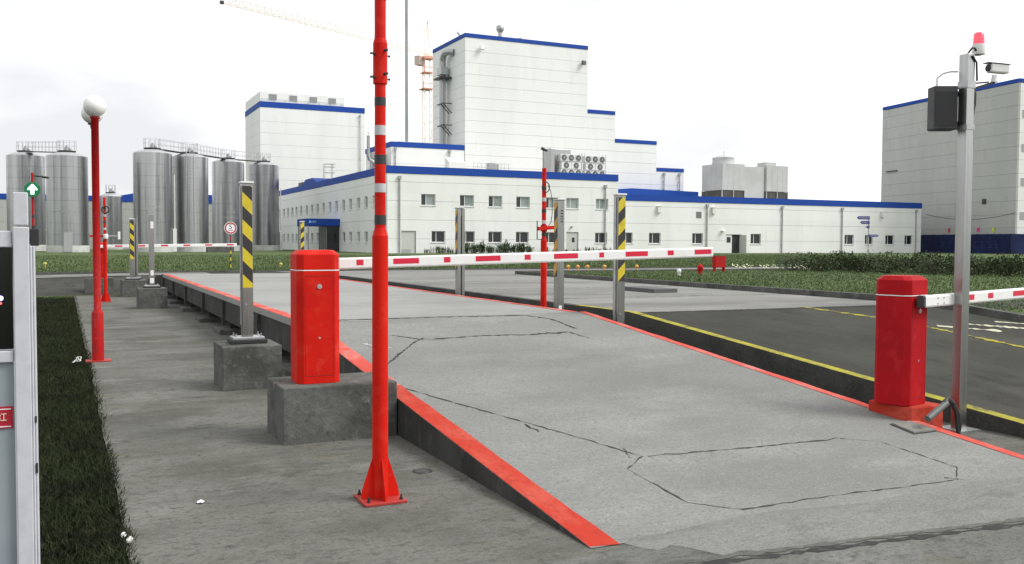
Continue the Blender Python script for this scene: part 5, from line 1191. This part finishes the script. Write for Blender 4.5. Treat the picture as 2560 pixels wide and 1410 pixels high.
def spear(n, hgt, sprd, seed, parent):
    r = random.Random(seed); g = MB()
    for k in range(n):
        a = r.uniform(0, 6.28); x, y = r.gauss(0, sprd*.4), r.gauss(0, sprd*.4); L_ = hgt*r.uniform(.6, 1.1); ox, oy = math.cos(a)*L_*r.uniform(.1, .4), math.sin(a)*L_*r.uniform(.1, .4); w_ = .035; px, py = -math.sin(a)*w_, math.cos(a)*w_
        g.poly([(x-px, y-py, 0), (x+px, y+py, 0), (x+ox*.5+px, y+oy*.5+py, L_*.7), (x+ox, y+oy, L_), (x+ox*.5-px, y+oy*.5-py, L_*.7)])
    return g.build('foliage', leaf_m, parent, recalc=False)
protos = []
for sd_ in range(3):
    t = thing('shrub', 'bushy green shrub at the foot of the office block wall', 'shrub', (0, 0, .4), 0, 'shrubs along the office block wall')
    leafball('foliage', leaf_m, 520, (1.5, 1.1, 1.15), .13, sd_+3, t); g = MB()
    for k in range(5): g.bar((0, 0, -.05), (random.uniform(-.4, .4), random.uniform(-.3, .3), .7), .03)
    g.build('stem', stem_m, t); protos.append(t)
used = set()
for i, (x, s_) in enumerate([(38.7, .8), (39.5, 1.05), (40.4, .9), (41.3, 1.1), (42.3, .75), (43.4, 1.0), (44.3, 1.15), (45.2, .9), (46.1, 1.05), (47.2, .8), (50.3, .55), (49.2, .75)]):
    k = i % 3; t = protos[k] if k not in used else copy_tree(protos[k]); used.add(k)
    t.location = (x, 95.3+.25*math.sin(i*2.3), .4); t.rotation_euler.z = i*1.3; t.scale = (s_*.85, s_*.85, s_)
sp = thing('spiky_plant', 'thin upright plant at the foot of the office wall', 'plant', (35, 95.4, .4), 0, 'thin plants along the office wall'); spear(26, .9, .9, 1, sp)
for i, x in enumerate((34.9, 36.0, 36.9, 37.6, 52.0, 53.3, 55.0, 56.2, 57.4)):
    t = sp if i == 0 else copy_tree(sp); s_ = random.uniform(.6, 1.05); t.location = (x, 95.4, .4); t.rotation_euler.z = i; t.scale = (s_, s_, s_)
# hedge bushes on the island
hp = []
for sd_ in range(3):
    t = thing('hedge_bush', 'low dark hedge bush on the grass island', 'bush', (0, 0, .6), 0, 'low hedge bushes on the grass island')
    leafball('foliage', hedge_m, 700, (1.5, 1.2, .55), .055, sd_+20, t); g = MB()
    for k in range(6): g.bar((0, 0, -.05), (random.uniform(-.5, .5), random.uniform(-.4, .4), .35), .02)
    g.build('stem', stem_m, t); hp.append(t)
used = set(); A = Vector((22.3, 25.0, 0)); B = Vector((25.2, 16.0, 0)); i = 0
for row in range(3):
    for k in range(9):
        p = A.lerp(B, k/8)+Vector((row*1.3+random.uniform(-.2, .2), random.uniform(-.2, .2)+row*.3, 0)); q = i % 3
        t = hp[q] if q not in used else copy_tree(hp[q]); used.add(q); s_ = random.uniform(.85, 1.2); t['label'] = 'low dark hedge bush in the '+('front', 'middle', 'rear')[row]+' row of the grass island hedge'; t.location = (p.x, p.y, zr(p.y)+.05); t.rotation_euler.z = i*1.7; t.scale = (s_, s_, s_); i += 1
g = MB(); r = random.Random(8)
for k in range(160):
    s_ = r.random(); p = Vector((20.7, 26.0, 0)).lerp(Vector((22.6, 24.3, 0)), s_)+Vector((r.gauss(0, .12), r.gauss(0, .12), 0)); p.z = zr(p.y)+.05+r.uniform(.08, .22)
    a = Vector((r.gauss(0, 1), r.gauss(0, 1), r.gauss(0, 1))).normalized()*.028; b = a.orthogonal().normalized()*.028; g.poly([p-a, p+b, p+a, p-b])
tag(g.build('white_blossom', mat('pale_blossom', (.75, .75, .5), .7), recalc=False), kind='stuff')

# ------------------------------------------------------------------ put every root at the foot of its thing
bpy.context.view_layer.update()
for o in list(SC.objects):
    if o.type == 'EMPTY' and o.parent is None and o.location.length < 1e-6 and o.children:
        mn = Vector((1e9, 1e9, 1e9)); mxv = -mn
        for c in o.children_recursive:
            if c.type != 'MESH': continue
            for q in c.bound_box:
                p = c.matrix_world @ Vector(q); mn = Vector(map(min, mn, p)); mxv = Vector(map(max, mxv, p))
        base = Vector(((mn.x+mxv.x)/2, (mn.y+mxv.y)/2, mn.z)); o.location = base
        for c in o.children: c.matrix_parent_inverse = Matrix.Translation(-base)
bpy.context.view_layer.update()
